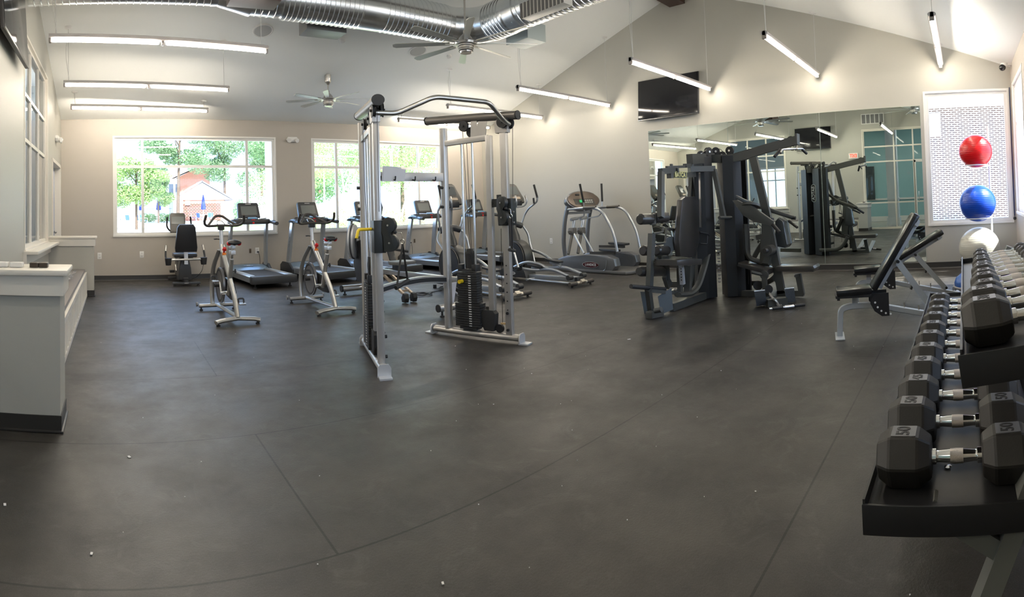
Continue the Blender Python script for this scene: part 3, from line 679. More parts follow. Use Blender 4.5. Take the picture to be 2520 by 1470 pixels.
    b = B(); b.sph(E(.09, zc + .035), .016); b.obj('cable_ball', RUBBER, tr)
    b = B(); q = E(.12, zc + .03); b.tube([q, q + sw * .03, q + sw * .035 - V(0, 0, .05)], .003, rad=.01, n=6)
    b.ringtube(q + sw * .034 - V(0, 0, .07), side, .018, .0035, n=16, m=6); b.obj('snap_hook', CHROME, tr)
    h = q + sw * .034 - V(0, 0, .09); b = B()
    if lean:
        g0, g1 = h + V(-.075, -.02, -.33), h + V(.055, .03, -.295)
        for g in (g0, g1): b.poly([(-.006, 0), (.006, 0), (.006, 1), (-.006, 1)], g, side, h - g, .003) if False else b.beam(h, g, .016, .004, up=side)
        b.obj('handle_strap', RUBBER, tr); b = B(); b.tube([g0 - (g1 - g0) * .08, g0, g1, g1 + (g1 - g0) * .08], .017, n=12); b.obj('hand_grip', RUBBER, tr)
    else:
        b.beam(h, h - V(0, 0, .30), .03, .006, up=side); b.beam(h + side * .02, h + side * .02 - V(0, 0, .26), .028, .006, up=side); b.obj('handle_strap', RUBBER, tr)
        b = B(); b.tube([h - V(.06, .03, .29), h - V(-.06, -.03, .31)], .016, n=12); b.obj('hand_grip', RUBBER, tr)
    if not lean:
        b = B(); b.poly([(.74, zc + .05), (.88, zc + .05), (.88, zc + .17), (.84, zc + .17), (.84, zc + .13), (.74, zc + .13)], P(0, 0, 0), d, (0, 0, 1), .03); b.cyl(P(.78, .02, zc + .09), P(.78, -.03, zc + .09), .02); b.obj('adjuster_plate', DARKST, tr)
    b = B(); pz = zc + .0
    if lean: b.tube([P(.93, -.05, pz + .06), P(.93, -.16, pz + .06), P(.95, -.18, pz - .01)], .013, rad=.02, n=10); b.obj('release_handle', YELM, tr)
    return P
PL = tower((2.36, 4.78), (-.316, -.949), 1, True)
PR = tower((3.19, 4.81), (.305, -.952), -1)
# pull-up bar, cross beam, curved low beam
b = B(); bar = roundpath([V(2.03, 3.83, 2.10), V(2.22, 3.80, 2.10), V(2.50, 3.66, 2.235), V(3.05, 3.62, 2.235), V(3.30, 3.72, 2.11), V(3.47, 3.83, 2.10)], .06)
b.tube(bar, .021, n=14); b.obj('pull_up_bar', STEEL, cm)
a0, a1 = PL(.2, .03, 1.64), PR(.2, .0, 1.64)
b = B(); b.beam(a0, a1, .05, .085, bev=.004); b.obj('cross_beam', GALVP, cm)
b = B()
for t in (.12, .3, .55, .82):
    q = a0.lerp(a1, t) + V(0, -.04, -.03); b.tube([q + V(0, .02, 0), q + V(0, -.03, -.01), q + V(0, -.035, .03)], .007, rad=.015, n=8)
b.obj('accessory_hook', BLACK, cm)
b = B(); q0 = [PL(.2, .03, .53), PL(.2, .03, .53).lerp(PR(.2, 0, .56), .3) + V(0, 0, .045), PL(.2, .03, .53).lerp(PR(.2, 0, .56), .65) + V(0, 0, .06), PR(.2, 0, .575)]
b.tube(roundpath(q0, .3), .036, prof=[(-1, -1), (1, -1), (1, 1), (-1, 1)], rx=.022); b.obj('arched_beam', GALVP, cm)
b = B(); q1 = [p + V(0, -.024, 0) for p in roundpath(q0, .3)]; b.tube(q1, .02, prof=[(-1, -1), (1, -1), (1, 1), (-1, 1)], rx=.003); b.obj('beam_stripe', RUBBER, cm)
OFF = Vector((0, 0, 0))
# hanging black strap, sheets of paper on the beam
b = B(); h = a0.lerp(a1, .06) + V(0, -.07, 0)
b.tube([h + V(0, .0, -.01), h + V(-.01, 0, -.14), h + V(.04, 0, -.30), h + V(.02, 0, -.42), h + V(.06, 0, -.62)], [.006] * 5, rx=.028, prof=[(-1, -1), (1, -1), (1, 1), (-1, 1)], up=(0, 1, 0))
tag(b.obj('resistance_strap', RUBBER), 'black nylon strap hanging from the cross beam of the silver cable machine', 'strap')
r = root('instruction_sheet', tuple(a0.lerp(a1, .30) + V(0, -.041, 0)), math.atan2((a1 - a0).y, (a1 - a0).x), 'loose white paper sheets draped over the cross beam of the cable machine', 'paper')
b = B(); b.poly([(-.13, -.05), (.12, -.05), (.14, .07), (-.11, .085)], (0, -.002, 0), (1, 0, 0), (0, 0, 1), .002); b.poly([(-.14, -.05), (.1, -.05), (.09, .09), (-.12, .1)], (0, .0015, 0), (1, 0, 0), (0, 0, 1), .001); b.obj('sheet', PAPER, r)
# ================================================================ cardio machines
TMSKY = mat('silver_plastic_sky_tint', (.26, .36, .47), .25, .45)  # silver plastic, the blue of reflected sky is put into its colour
TMDARK = mat('charcoal_plastic', (.045, .047, .05), .38)
BELT = mat('running_belt', (.03, .03, .032), .5, bump=.2, bscale=300)
SIL2 = mat('cool_silver_metal', (.5, .53, .56), .28, .7)
LOGO = mat('white_lettering', (.75, .75, .75), .4)
GREYL = mat('grey_logo', (.25, .27, .3), .4)
def rbox(w, h, r=.02, n=4):
    """rounded rectangle outline"""
    o = []
    for cx, cy, a0 in ((w / 2 - r, h / 2 - r, 0), (-w / 2 + r, h / 2 - r, 90), (-w / 2 + r, -h / 2 + r, 180), (w / 2 - r, -h / 2 + r, 270)):
        for k in range(n + 1): a = math.radians(a0 + 90 * k / n); o.append((cx + r * math.cos(a), cy + r * math.sin(a)))
    return o
def treadmill(loc, rz, label):
    r = root('treadmill', loc, rz, label, 'treadmill', 'row of treadmills facing the windows'); Lg, w = 1.70, .84
    b = B(); b.box((0, .72, .19), (.60, 1.40, .012)); b.cyl((-.3, .03, .17), (.3, .03, .17), .03, n=16); b.obj('running_belt', BELT, r)
    for s in (-1, 1):
        b = B(); b.poly([(-.06, .10), (.06, .10), (.06, .2), (.045, .215), (-.045, .215), (-.06, .2)], (s * .36, .70, 0), (1, 0, 0), (0, 0, 1), 1.28, bev=.006); sr = b.obj('side_rail', SIL2, r)
        b = B(); b.box((s * .36, .70, .217), (.09, 1.2, .008), bev=.003); b.obj('foot_strip', mat('foot_rail_sky_tint', (.52, .6, .68), .3, .4), sr)  # foot strip colour carries a painted blue sky reflection
    b = B(); b.box((0, .0, .15), (w + .02, .16, .14), bev=.03); b.obj('rear_cover', TMDARK, r)
    b = B()
    for s in (-1, 1): b.lathe((s * .33, .05, 0), (0, 0, 1), [(0, .03), (.02, .03), (.03, .015), (.09, .015)], n=14); b.lathe((s * .36, 1.45, 0), (0, 0, 1), [(0, .04), (.03, .04), (.1, .03)], n=14)
    b.obj('foot', RUBBER, r)
    # motor hood: low dark shell with a bright domed top
    prof = [(1.30, .20), (1.36, .235), (1.46, .285), (1.58, .30), (1.68, .27), (1.74, .2), (1.74, .07), (1.30, .07)]
    b = B()
    rings = []
    for x in (-.41, -.38, -.25, 0, .25, .38, .41):
        k = 1 - .12 * (abs(x) / .41) ** 3; rings.append([b.bm.verts.new((x, y, .07 + (z - .07) * k)) for y, z in prof])
    b.skin(rings); b.obj('motor_hood', TMSKY, r, ang=50)
    for s in (-1, 1):
        b = B(); b.poly([(1.22, .07), (1.22, .17), (1.40, .30), (1.68, .31), (1.78, .24), (1.78, .07)], (s * .43, 0, 0), (0, 1, 0), (0, 0, 1), .05, bev=.01); b.obj('hood_side', TMDARK, r)
    b = B(); b.poly(rbox(.2, .03, .014), (0, 1.412, .272), (1, 0, 0), (0, .9, .45), .004); lg = b.obj('logo_plate', mat('dark_logo_plate', (.2, .25, .3), .3, .5), r)
    text('logo_lettering', 'SPIRIT', .028, LOGO, lg, (0, 1.408, .276), (1, 0, 0), (0, .9, .45), .001)
    for s in (-1, 1):
        b = B(); b.tube([(s * .40, 1.50, .28), (s * .385, 1.44, .65), (s * .37, 1.34, 1.12)], .065, rx=.028, prof=[(-1, -.8), (-.6, -1), (.6, -1), (1, -.8), (1, .8), (.6, 1), (-.6, 1), (-1, .8)], up=(0, 1, 0), rad=.2)
        up = b.obj('upright', SIL2, r)
        text('upright_lettering', 'SPIRIT', .085, GREYL, up, (s * .39, 1.405, .72), (0, -.16, .98), (-1, 0, 0), .001)
    # console deck with arms
    b = B(); out = [(-.40, 1.20), (-.30, 1.12), (-.12, 1.06), (.12, 1.06), (.30, 1.12), (.40, 1.20), (.38, 1.34), (.2, 1.42), (-.2, 1.42), (-.38, 1.34)]
    b.poly(out, (0, 0, 1.16), (1, 0, 0), (0, 1, -.0), .10, bev=.02); dk = b.obj('console_deck', TMDARK, r)
    for s in (-1, 1):
        b = B(); b.tube([(s * .30, 1.32, 1.16), (s * .40, 1.22, 1.155), (s * .41, .98, 1.13), (s * .41, .86, 1.12)], .033, rx=.04, n=12, rad=.08); hd = b.obj('handrail', TMSKY if s < 0 else TMDARK, r)
        b = B(); b.tube([(s * .41, .93, 1.127), (s * .41, .85, 1.12)], .036, rx=.043, n=12); b.obj('handrail_cap', TMDARK, hd)
        b = B(); b.tube([(s * .13, 1.07, 1.215), (s * .29, 1.13, 1.225)], .013, n=8); b.obj('pulse_grip', CHROME, dk)
        b = B(); b.lathe((s * .27, 1.27, 1.205), (0, 0, 1), [(0, .07), (.018, .075), (.02, .06), (.008, .055)], n=20); b.obj('cup_holder', BLACK, dk)
        b = B(); b.tube([(s * .40, 1.36, 1.14), (s * .44, 1.22, 1.175), (s * .42, 1.05, 1.16)], .022, rx=.05, n=10, rad=.08); b.obj('arm_shell', TMSKY, dk)
    b = B(); b.poly([(-.11, -.02), (.11, -.02), (.08, .05), (-.08, .05)], (0, 1.10, 1.225), (1, 0, 0), (0, .9, .4), .02, bev=.006); b.obj('blue_keypad', mat('blue_keypad_plastic', (.15, .28, .42), .3), dk)
    b = B(); b.box((0, 1.058, 1.195), (.07, .02, .02), bev=.005); b.sph((0, 1.05, 1.135), .022); b.obj('stop_button', REDM, dk)
    # tilted monitor
    u, v = V(1, 0, 0), V(0, .34, .94).normalized(); n_ = u.cross(v)
    b = B(); b.poly([(-.23, -.15), (.23, -.15), (.215, .13), (.19, .16), (-.19, .16), (-.215, .13)], (0, 1.36, 1.38), u, v, .06, bev=.012); mo = b.obj('monitor', TMDARK, r)
    b = B(); b.poly([(-.24, -.155), (.24, -.155), (.225, .135), (.2, .168), (-.2, .168), (-.225, .135)], V(0, 1.36, 1.38) - n_ * .016, u, v, .036, bev=.01); b.obj('monitor_rim', TMSKY, mo)
    b = B(); b.poly(rbox(.33, .19, .01), V(0, 1.36, 1.37) + n_ * .0355, u, v, .003); b.obj('screen', SCREEN, mo)
    b = B(); b.poly(rbox(.12, .012, .005), V(0, 1.36, 1.38) + n_ * .032 + v * .13, u, v, .003); b.obj('brand_strip', LOGO, mo)
    b = B(); b.beam((0, 1.33, 1.19), (0, 1.37, 1.28), .2, .05); b.obj('monitor_neck', TMDARK, r)
    return r
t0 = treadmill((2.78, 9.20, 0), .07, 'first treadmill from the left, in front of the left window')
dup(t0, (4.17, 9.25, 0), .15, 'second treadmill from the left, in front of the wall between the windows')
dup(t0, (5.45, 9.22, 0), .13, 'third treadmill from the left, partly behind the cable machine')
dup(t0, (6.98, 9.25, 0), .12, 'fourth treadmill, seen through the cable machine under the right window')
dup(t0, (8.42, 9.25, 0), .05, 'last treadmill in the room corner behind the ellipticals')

# ---- spin bikes
FLY = mat('flywheel_grey', (.3, .3, .31), .3, .7); ORANGE = mat('orange_knob_ring', (.8, .25, .05), .4)
def spin(loc, rz, label):
    r = root('spin_bike', loc, rz, label, 'spin bike', 'silver spin bikes')
    b = B(); b.tube([(-.27, -.56, .045), (-.2, -.54, .06), (0, -.52, .075), (.2, -.54, .06), (.27, -.56, .045)], .026, rx=.042, n=12); b.obj('rear_stabiliser', SILVER, r)
    b = B(); b.tube([(-.26, .55, .065), (.26, .55, .065)], .026, rx=.036, n=12); b.obj('front_stabiliser', SILVER, r)
    b = B()
    for x, y in ((-.24, -.55), (.24, -.55), (-.23, .55), (.23, .55)): b.lathe((x, y, 0), (0, 0, 1), [(0, .024), (.015, .024), (.02, .012), (.045, .01)], n=12)
    b.obj('levelling_foot', RUBBER, r)
    b = B()
    for x in (-.28, .28): b.cyl((x - .012, .60, .08), (x + .012, .60, .08), .03, n=16)
    b.obj('transport_wheel', mat('grey_wheel', (.3, .3, .3), .4), r)
    fr = B(); fr.tube([(0, -.53, .08), (0, -.42, .28), (0, -.05, .62), (0, .24, .86)], .042, rx=.028, rad=.2, n=12)
    fr.tube([(0, .52, .07), (0, -.5, .09)], .022, rx=.03, n=10); fr.tube([(0, .17, .80), (0, .24, .90)], .035, n=14); fr.obj('main_frame', SILVER, r)
    for s in (-1, 1):
        b = B(); b.tube([(s * .07, .55, .08), (s * .07, .60, .35), (s * .06, .50, .62), (s * .025, .27, .84)], .032, rx=.014, n=10, rad=.2, up=(1, 0, 0)); b.obj('fork_leg', SILVER, r)
    b = B(); b.poly([(.22, .82), (.5, .58), (.46, .56), (.2, .62), (.05, .62), (.1, .70)], (.03, 0, 0), (0, 1, 0), (0, 0, 1), .01); b.obj('frame_gusset', FLY, r)
    b = B(); b.tube([(0, -.10, .30), (0, -.26, .68), (0, -.29, .76)], .034, rx=.026, n=12); b.obj('seat_tube', SILVER, r)
    b = B(); b.tube([(0, -.275, .74), (0, -.32, .90)], .018, n=12); sp = b.obj('seat_post', CHROME, r)
    b = B(); b.box((0, -.32, .905), (.05, .16, .035), bev=.006); b.obj('seat_slider', SILVERL, sp)
    # saddle
    b = B(); prof = []
    for t, w, h in ((-.14, .03, .0), (-.12, .085, .025), (-.06, .085, .035), (.0, .05, .03), (.08, .028, .02), (.13, .02, .008), (.145, .006, .0)):
        prof.append([b.bm.verts.new((w * math.cos(a), -.33 + t, .955 + (.03 + h) * .5 * math.sin(a) + h * .4)) for a in [2 * PI * k / 12 for k in range(12)]])
    b.skin(prof); sa = b.obj('saddle', VINYL, r, ang=60)
    b = B()
    for s in (-1, 1): b.sph((s * .062, -.42, .955), .035, (.9, .75, .8), u=12, v=8)
    b.obj('red_saddle_pad', REDM, sa)
    b = B()
    for s in (-1, 1): b.tube([(s * .05, -.40, .945), (s * .025, -.34, .925), (s * .02, -.24, .935)], .005, rad=.03, n=6)
    b.obj('saddle_rail', CHROME, sa)
    # handlebar post + bars
    b = B(); b.tube([(0, .24, .88), (0, .27, 1.12)], .022, rx=.026, n=12); b.obj('handlebar_post', SILVERL, r)
    b = B(); b.box((0, .27, 1.13), (.08, .08, .06), bev=.01); b.obj('bar_clamp', RUBBER, r)
    b = B(); b.tube([(-.25, .02, 1.30), (-.27, .08, 1.20), (-.21, .18, 1.155), (0, .25, 1.165), (.21, .18, 1.155), (.27, .08, 1.20), (.25, .02, 1.30)], .017, rad=.07, n=10)
    b.tube([(-.2, .18, 1.16), (-.1, .34, 1.24), (-.05, .4, 1.29), (.05, .4, 1.29), (.1, .34, 1.24), (.2, .18, 1.16)], .017, rad=.06, n=10); b.obj('handlebar', mat('black_brown_grip', (.05, .045, .04), .5), r)
    b = B(); b.tube([(-.05, .26, 1.18), (-.035, .36, 1.22), (0, .38, 1.23), (.035, .36, 1.22), (.05, .26, 1.18)], .006, rad=.03, n=6); b.obj('bottle_cage', STEEL, r)
    b = B(); b.lathe((0, .13, .80), V(0, -.6, .8), [(0, .012), (.06, .012), (.062, .03), (.09, .022), (.095, .005)], n=14); b.obj('tension_knob', REDM, r)
    b = B(); b.cyl((0, .12, .775), (0, .10, .80), .026, n=14); b.obj('knob_ring', ORANGE, r)
    b = B(); b.tube([(-.03, .26, .98), (-.07, .23, .985)], .008, n=6); b.box((-.085, .225, .985), (.05, .02, .015), rotz(.6)); b.obj('bar_lock', BLACK, r)
    b = B(); b.cyl((.02, -.22, .60), (.055, -.22, .60), .008, n=8)
    for k in range(4): a = k * PI / 2; b.box((.06, -.22 + .018 * math.cos(a), .60 + .018 * math.sin(a)), (.014, .02, .02), rotx(a))
    b.obj('star_knob', BLACK, r)
    b = B(); b.box((.0, -.32, .84), (.06, .12, .05), bev=.006); b.obj('seat_clamp', SILVERL, r)
    # flywheel, chain guard, cranks
    b = B(); b.disc((0, .36, .36), (1, 0, 0), .235, .028, n=44); fl = b.obj('flywheel', FLY, r)
    b = B(); b.ringtube((0, .36, .36), (1, 0, 0), .205, .019, n=44, m=10); b.obj('flywheel_rim', BLACK, fl)
    b = B(); b.cyl((-.085, .36, .36), (.085, .36, .36), .022, n=14); b.obj('axle', BLACK, fl)
    b = B(); b.poly([(-.20, .33), (-.12, .42), (.0, .44), (.3, .47), (.42, .45), (.46, .36), (.4, .26), (.28, .25), (0, .22), (-.15, .22)], (.062, 0, 0), (0, 1, 0), (0, 0, 1), .035, bev=.012); b.obj('chain_guard', TMDARK, r)
    b = B(); b.cyl((-.1, -.08, .32), (.1, -.08, .32), .022, n=12); b.beam((.095, -.08, .32), (.095, -.16, .18), .014, .028); b.beam((-.095, -.08, .32), (-.095, .0, .46), .014, .028); cr = b.obj('crank', CHROME, r)
    for s, y, z in ((1, -.16, .18), (-1, 0, .46)):
        b = B(); b.box((s * .155, y, z), (.09, .09, .022), bev=.004); pd = b.obj('pedal', STEEL, cr); b = B(); b.tube([(s * .12, y + .03, z), (s * .12, y + .05, z + .06), (s * .19, y + .05, z + .06), (s * .19, y + .03, z)], .006, rx=.012, n=8, rad=.02); b.obj('toe_cage', BLACK, pd)
    return r
s0 = spin((1.43, 6.82, 0), .03, 'silver spin bike nearer the left wall, with red trimmed saddle')
dup(s0, (2.76, 6.95, 0), .0, 'silver spin bike nearer the cable machine, with red trimmed saddle')

# ---- recumbent bike
r = root('recumbent_bike', (1.33, 9.95, 0), 0, 'recumbent exercise bike with black backrest under the left window', 'exercise bike')
b = B(); b.box((0, 0, .055), (.52, .07, .045), bev=.012); rb = b.obj('rear_stabiliser', TMDARK, r); text('brand_lettering', 'SPIRIT', .03, LOGO, rb, (0, -.037, .057), (1, 0, 0), (0, 0, 1), .001)
b = B(); b.box((0, .98, .055), (.5, .07, .045), bev=.012); b.obj('front_stabiliser', TMDARK, r)
b = B()
for x, y in ((-.22, 0), (.22, 0), (-.22, .98), (.22, .98)): b.lathe((x, y, 0), (0, 0, 1), [(0, .025), (.015, .025), (.035, .01)], n=12)
b.obj('levelling_foot', RUBBER, r)
b = B(); b.tube([(0, .0, .075), (0, 1.0, .075)], .03, rx=.04, n=10); b.beam((0, .05, .1), (0, .9, .34), .09, .07); b.obj('main_rail', TMDARK, r)
b = B(); b.poly([(-.14, .10), (.13, .10), (.1, .33), (.07, .50), (-.09, .50), (-.12, .3)], (0, .25, 0), (1, 0, 0), (0, 0, 1), .30, bev=.03); b.obj('seat_pedestal', TMDARK, r)
b = B(); b.poly([(.45, .10), (.52, .45), (.68, .62), (.9, .55), (1.0, .3), (1.0, .1)], (0, 0, 0), (0, 1, 0), (0, 0, 1), .2, bev=.03); b.obj('drive_housing', TMDARK, r)
b = B(); b.box((0, .22, .56), (.44, .38, .075), bev=.03); b.obj('seat', VINYL, r)
b = B(); b.poly([(-.20, 0), (.20, 0), (.21, .08), (.17, .46), (.13, .52), (-.13, .52), (-.17, .46), (-.21, .08)], (0, -.01, .63), (1, 0, 0), (0, -.17, 1), .07, bev=.025); bk = b.obj('backrest', VINYL, r)
b = B(); b.box((0, .02, .55), (.07, .05, .3)); b.obj('backrest_post', SILVERL, r)
b = B(); b.tube([(-.36, .06, .50), (-.30, .0, .49), (.30, .0, .49), (.36, .06, .50)], .022, rad=.05, n=10); b.obj('cross_bar', SILVER, r)
for s in (-1, 1):
    b = B(); b.tube([(s * .35, .05, .50), (s * .37, .12, .53), (s * .36, .2, .66), (s * .35, .22, .74)], .018, rad=.05, n=10); hh = b.obj('side_handle', RUBBER, r)
    b = B(); b.tube([(s * .363, .185, .62), (s * .35, .22, .745)], .021, n=10); b.obj('pulse_grip', STEEL, hh)
    b = B(); b.lathe((s * .33, .01, .52), (0, 0, -1), [(0, .065), (.02, .065), (.13, .05), (.135, .02)], n=20); b.obj('cup_holder', BLACK, r)
b = B(); b.tube([(0, .62, .55), (0, .80, .85), (0, .78, 1.02)], .04, rad=.1, n=10); b.obj('console_mast', TMDARK, r)
u, v = V(1, 0, 0), V(0, .25, .97).normalized(); n_ = u.cross(v)
b = B(); b.poly([(-.16, -.2), (.14, -.2), (.15, -.1), (.16, .15), (.13, .2), (-.13, .2), (-.16, .15)], (-.06, .76, 1.16), u, v, .07, bev=.02); mo = b.obj('monitor', GREYM, r)
b = B(); b.poly(rbox(.25, .15, .01), V(-.06, .76, 1.20) + n_ * .037, u, v, .004); b.obj('screen', SCREEN, mo)
b = B(); b.poly(rbox(.2, .02, .008), V(-.06, .76, 1.09) + n_ * .037, u, v, .006); b.obj('button_strip', mat('cream_button_strip', (.7, .6, .45), .4), mo)
b = B(); b.tube([(-.28, .62, 1.28), (-.29, .66, 1.08), (-.2, .72, .98), (.1, .72, .98), (.2, .66, 1.08), (.18, .62, 1.28)], .017, rad=.06, n=10); b.obj('console_handlebar', RUBBER, r)
b = B(); b.cyl((-.13, .72, .33), (.13, .72, .33), .02, n=10); b.beam((-.12, .72, .33), (-.12, .6, .22), .015, .03); b.beam((.12, .72, .33), (.12, .84, .44), .015, .03); cr = b.obj('crank', STEEL, r)
b = B(); b.box((-.2, .6, .22), (.1, .11, .05), bev=.01); b.box((.2, .84, .44), (.1, .11, .05), bev=.01); b.obj('pedal', BLACK, cr)
b = B(); b.tube([(.33, .03, .40), (.31, .1, .25), (.2, .2, .12), (.1, .3, .1)], .005, rad=.1, n=6); b.obj('pulse_cable', BLACK, r)

# ---- ellipticals
ELD = mat('elliptical_charcoal', (.06, .062, .06), .35, .2)
def elliptical(loc, rz, label):
    r = root('elliptical_trainer', loc, rz, label, 'elliptical trainer', 'ellipticals behind the cable machine')
    # flywheel housing at the front
    b = B(); prof = []
    def disk(w):
        o = []
        for k in range(28): a = 2 * PI * k / 28; o.append((1.55 + .32 * math.cos(a) * 1.0, .40 + .32 * math.sin(a)))
        return o
    b.poly(disk(0), (0, 0, 0), (0, 1, 0), (0, 0, 1), .20, bev=.04); hs = b.obj('drive_housing', ELD, r)
    for s in (-1, 1):
        b = B(); b.disc((s * .105, 1.55, .40), (1, 0, 0), .27, .02, n=36); b.obj('housing_disc', TMDARK, hs)
        b = B(); b.ringtube((s * .11, 1.55, .40), (1, 0, 0), .285, .008, n=36, m=6); b.obj('disc_trim', GREYM, hs)
    b = B(); b.poly([(1.2, .06), (1.9, .06), (1.95, .14), (1.8, .22), (1.25, .2)], (0, 0, 0), (0, 1, 0), (0, 0, 1), .26, bev=.02); b.obj('front_base', TMDARK, r)
    b = B(); b.tube([(0, 1.60, .62), (0, 1.66, .85), (0, 1.67, 1.0)], [.13, .085, .08], rx=.1, n=14, rad=.08); b.obj('mast_shroud', ELD, r)
    b = B(); b.tube([(-.2, 1.64, .96), (-.08, 1.66, 1.0), (.08, 1.66, 1.0), (.2, 1.64, .96)], .055, n=14, rad=.05); b.obj('pivot_cover', TMDARK, r)
    b = B(); b.tube([(0, 1.67, 1.0), (0, 1.60, 1.44)], .042, rx=.05, n=12); b.obj('mast', SIL2, r)
    u, v = V(1, 0, 0), V(0, .5, .86).normalized(); n_ = u.cross(v)
    b = B(); b.poly([(-.17, -.12), (.17, -.12), (.19, -.04), (.14, .24), (.10, .28), (-.10, .28), (-.14, .24), (-.19, -.04)], (0, 1.58, 1.48), u, v, .07, bev=.02); co = b.obj('monitor', GREYM, r)
    b = B(); b.poly(rbox(.22, .17, .01), V(0, 1.58, 1.48) + n_ * .036 + v * .13, u, v, .004); b.obj('screen', SCREEN, co)
    b = B(); b.poly(rbox(.2, .05, .02), V(0, 1.58, 1.48) + n_ * .038 - v * .03, u, v, .008); b.obj('button_strip', mat('tan_button_strip', (.5, .42, .33), .35, .4), co)
    b = B(); b.box(V(0, 1.52, 1.38), (.2, .08, .1), bev=.02); b.obj('bottle_pocket', BLACK, co)
    b = B(); b.tube([(-.12, 1.42, 1.50), (-.13, 1.38, 1.42), (-.1, 1.42, 1.32), (0, 1.56, 1.30), (.1, 1.42, 1.32), (.13, 1.38, 1.42), (.12, 1.42, 1.50)], .014, rad=.05, n=10); b.obj('fixed_handlebar', SIL2, r)
    b = B()
    for s in (-1, 1): b.tube([(s * .125, 1.40, 1.44), (s * .12, 1.42, 1.51)], .017, n=10)
    b.obj('pulse_grip', STEEL, r)
    for s, ph in ((-1, .1), (1, -.12)):
        # moving arm: grip, lever, link to the pedal bar
        b = B(); b.tube([(s * .19, 1.64, .96), (s * .25, 1.60, 1.16), (s * .27, 1.55 + ph * .4, 1.28), (s * .24, 1.46 + ph, 1.34), (s * .26, 1.38 + ph, 1.40), (s * .26, 1.37 + ph, 1.48)], .017, rad=.06, n=10); ar = b.obj('moving_arm', SIL2, r)
        b = B(); b.tube([(s * .26, 1.37 + ph, 1.46), (s * .26, 1.45 + ph, 1.70)], .02, n=12); b.tube([(s * .20, 1.40 + ph, 1.36), (s * .20, 1.41 + ph, 1.46)], .018, n=10); b.obj('hand_grip', RUBBER, ar)
        b = B(); b.tube([(s * .22, 1.62, .95), (s * .30, 1.58, .82), (s * .31, 1.42 - ph, .62), (s * .30, 1.30 - ph, .26)], .02, rad=.15, n=10); b.obj('lower_lever', SIL2, ar)
        b = B(); b.box((s * .30, 1.30 - ph, .24), (.05, .06, .07), bev=.01); b.obj('lever_joint', BLACK, ar)
        y0 = .38 - ph
        b = B(); b.tube([(s * .16, .16, .17), (s * .16, .55, .27), (s * .18, .9, .22), (s * .22, 1.28 - ph, .24)], .028, rx=.018, rad=.25, n=10); pb = b.obj('pedal_arm', SIL2, r)
        b = B(); b.cyl((s * .16 - .045, .13, .15), (s * .16 + .045, .13, .15), .042, n=18); b.obj('roller', TMDARK, pb)
        b = B(); b.tube([(s * .20, 1.55 + .1 * s, .40 + .16 * s), (s * .2, 1.1, .42 + .05 * s), (s * .17, .78, .33), (s * .16, .62, .26)], .024, rx=.02, rad=.2, n=10); b.obj('crank_link', SIL2, pb)
        b = B(); z = .36 if s > 0 else .30; y = .78 if s > 0 else .9
        b.poly([(-.055, -.16), (.055, -.16), (.07, -.05), (.065, .15), (.03, .2), (-.03, .2), (-.065, .15), (-.07, -.05)], (s * .16, y, z), (1, 0, 0), (0, 1, .12), .035, bev=.01); pd = b.obj('pedal', TMDARK, r)
        b = B(); b.box((s * .16, y - .02, z - .04), (.06, .24, .05), bev=.01); b.obj('pedal_bracket', SIL2, pd)
        b = B(); b.cyl((s * .12, 1.55 + .1 * s, .40 + .16 * s), (s * .23, 1.55 + .1 * s, .40 + .16 * s), .03, n=14); b.obj('crank_hub', BLACK, r)
    # rear frame
    b = B(); b.beam((0, 1.2, .085), (0, .12, .11), .13, .075, bev=.012); b.obj('track_rail', SIL2, r)
    b = B(); b.box((0, .08, .105), (.14, .06, .085), bev=.012); b.obj('rail_cap', TMDARK, r)
    b = B()
    for s in (-1, 1): b.tube([(s * .17, 1.05, .06), (s * .17, .10, .06)], .018, n=10)
    b.tube([(-.25, 1.06, .06), (.25, 1.06, .06)], .02, n=10); b.obj('base_tube', SIL2, r)
    b = B(); b.tube([(-.13, .03, .06), (.13, .03, .06)], .03, n=14); b.box((0, .0, .08), (.09, .06, .05), rotx(.6), .004); b.obj('rear_stabiliser', mat('pale_silver_foot', (.65, .6, .52), .3, .6), r)
    b = B()
    for s in (-1, 1): b.tube([(s * .12, .03, .06), (s * .28, .03, .06)], .034, n=14)
    b.obj('rubber_sleeve', mat('warm_grey_rubber', (.1, .09, .08), .5), r)
    b = B()
    for s in (-1, 1): b.lathe((s * .22, .03, 0), (0, 0, 1), [(0, .02), (.02, .02), (.03, .01), (.05, .01)], n=10); b.lathe((s * .2, 1.85, 0), (0, 0, 1), [(0, .03), (.06, .03)], n=10)
    b.obj('levelling_foot', RUBBER, r)
    b = B(); b.poly([(k[0] * .075, k[1] * .028) for k in [(math.cos(a), math.sin(a)) for a in [2 * PI * q / 16 for q in range(16)]]], (-.132, 1.55, .13), (0, -1, 0), (0, 0, 1), .004); lb = b.obj('logo_plate', LOGO, r)
    text('logo_lettering', 'SPIRIT', .035, TMDARK, lb, (-.136, 1.55, .13), (0, -1, 0), (0, 0, 1), .001)
    return r
e0 = elliptical((5.20, 5.68, 0), -.02, 'elliptical trainer seen through the right tower of the cable machine')
dup(e0, (6.60, 5.66, 0), -.02, 'elliptical trainer between the cable machine and the grey stepper')
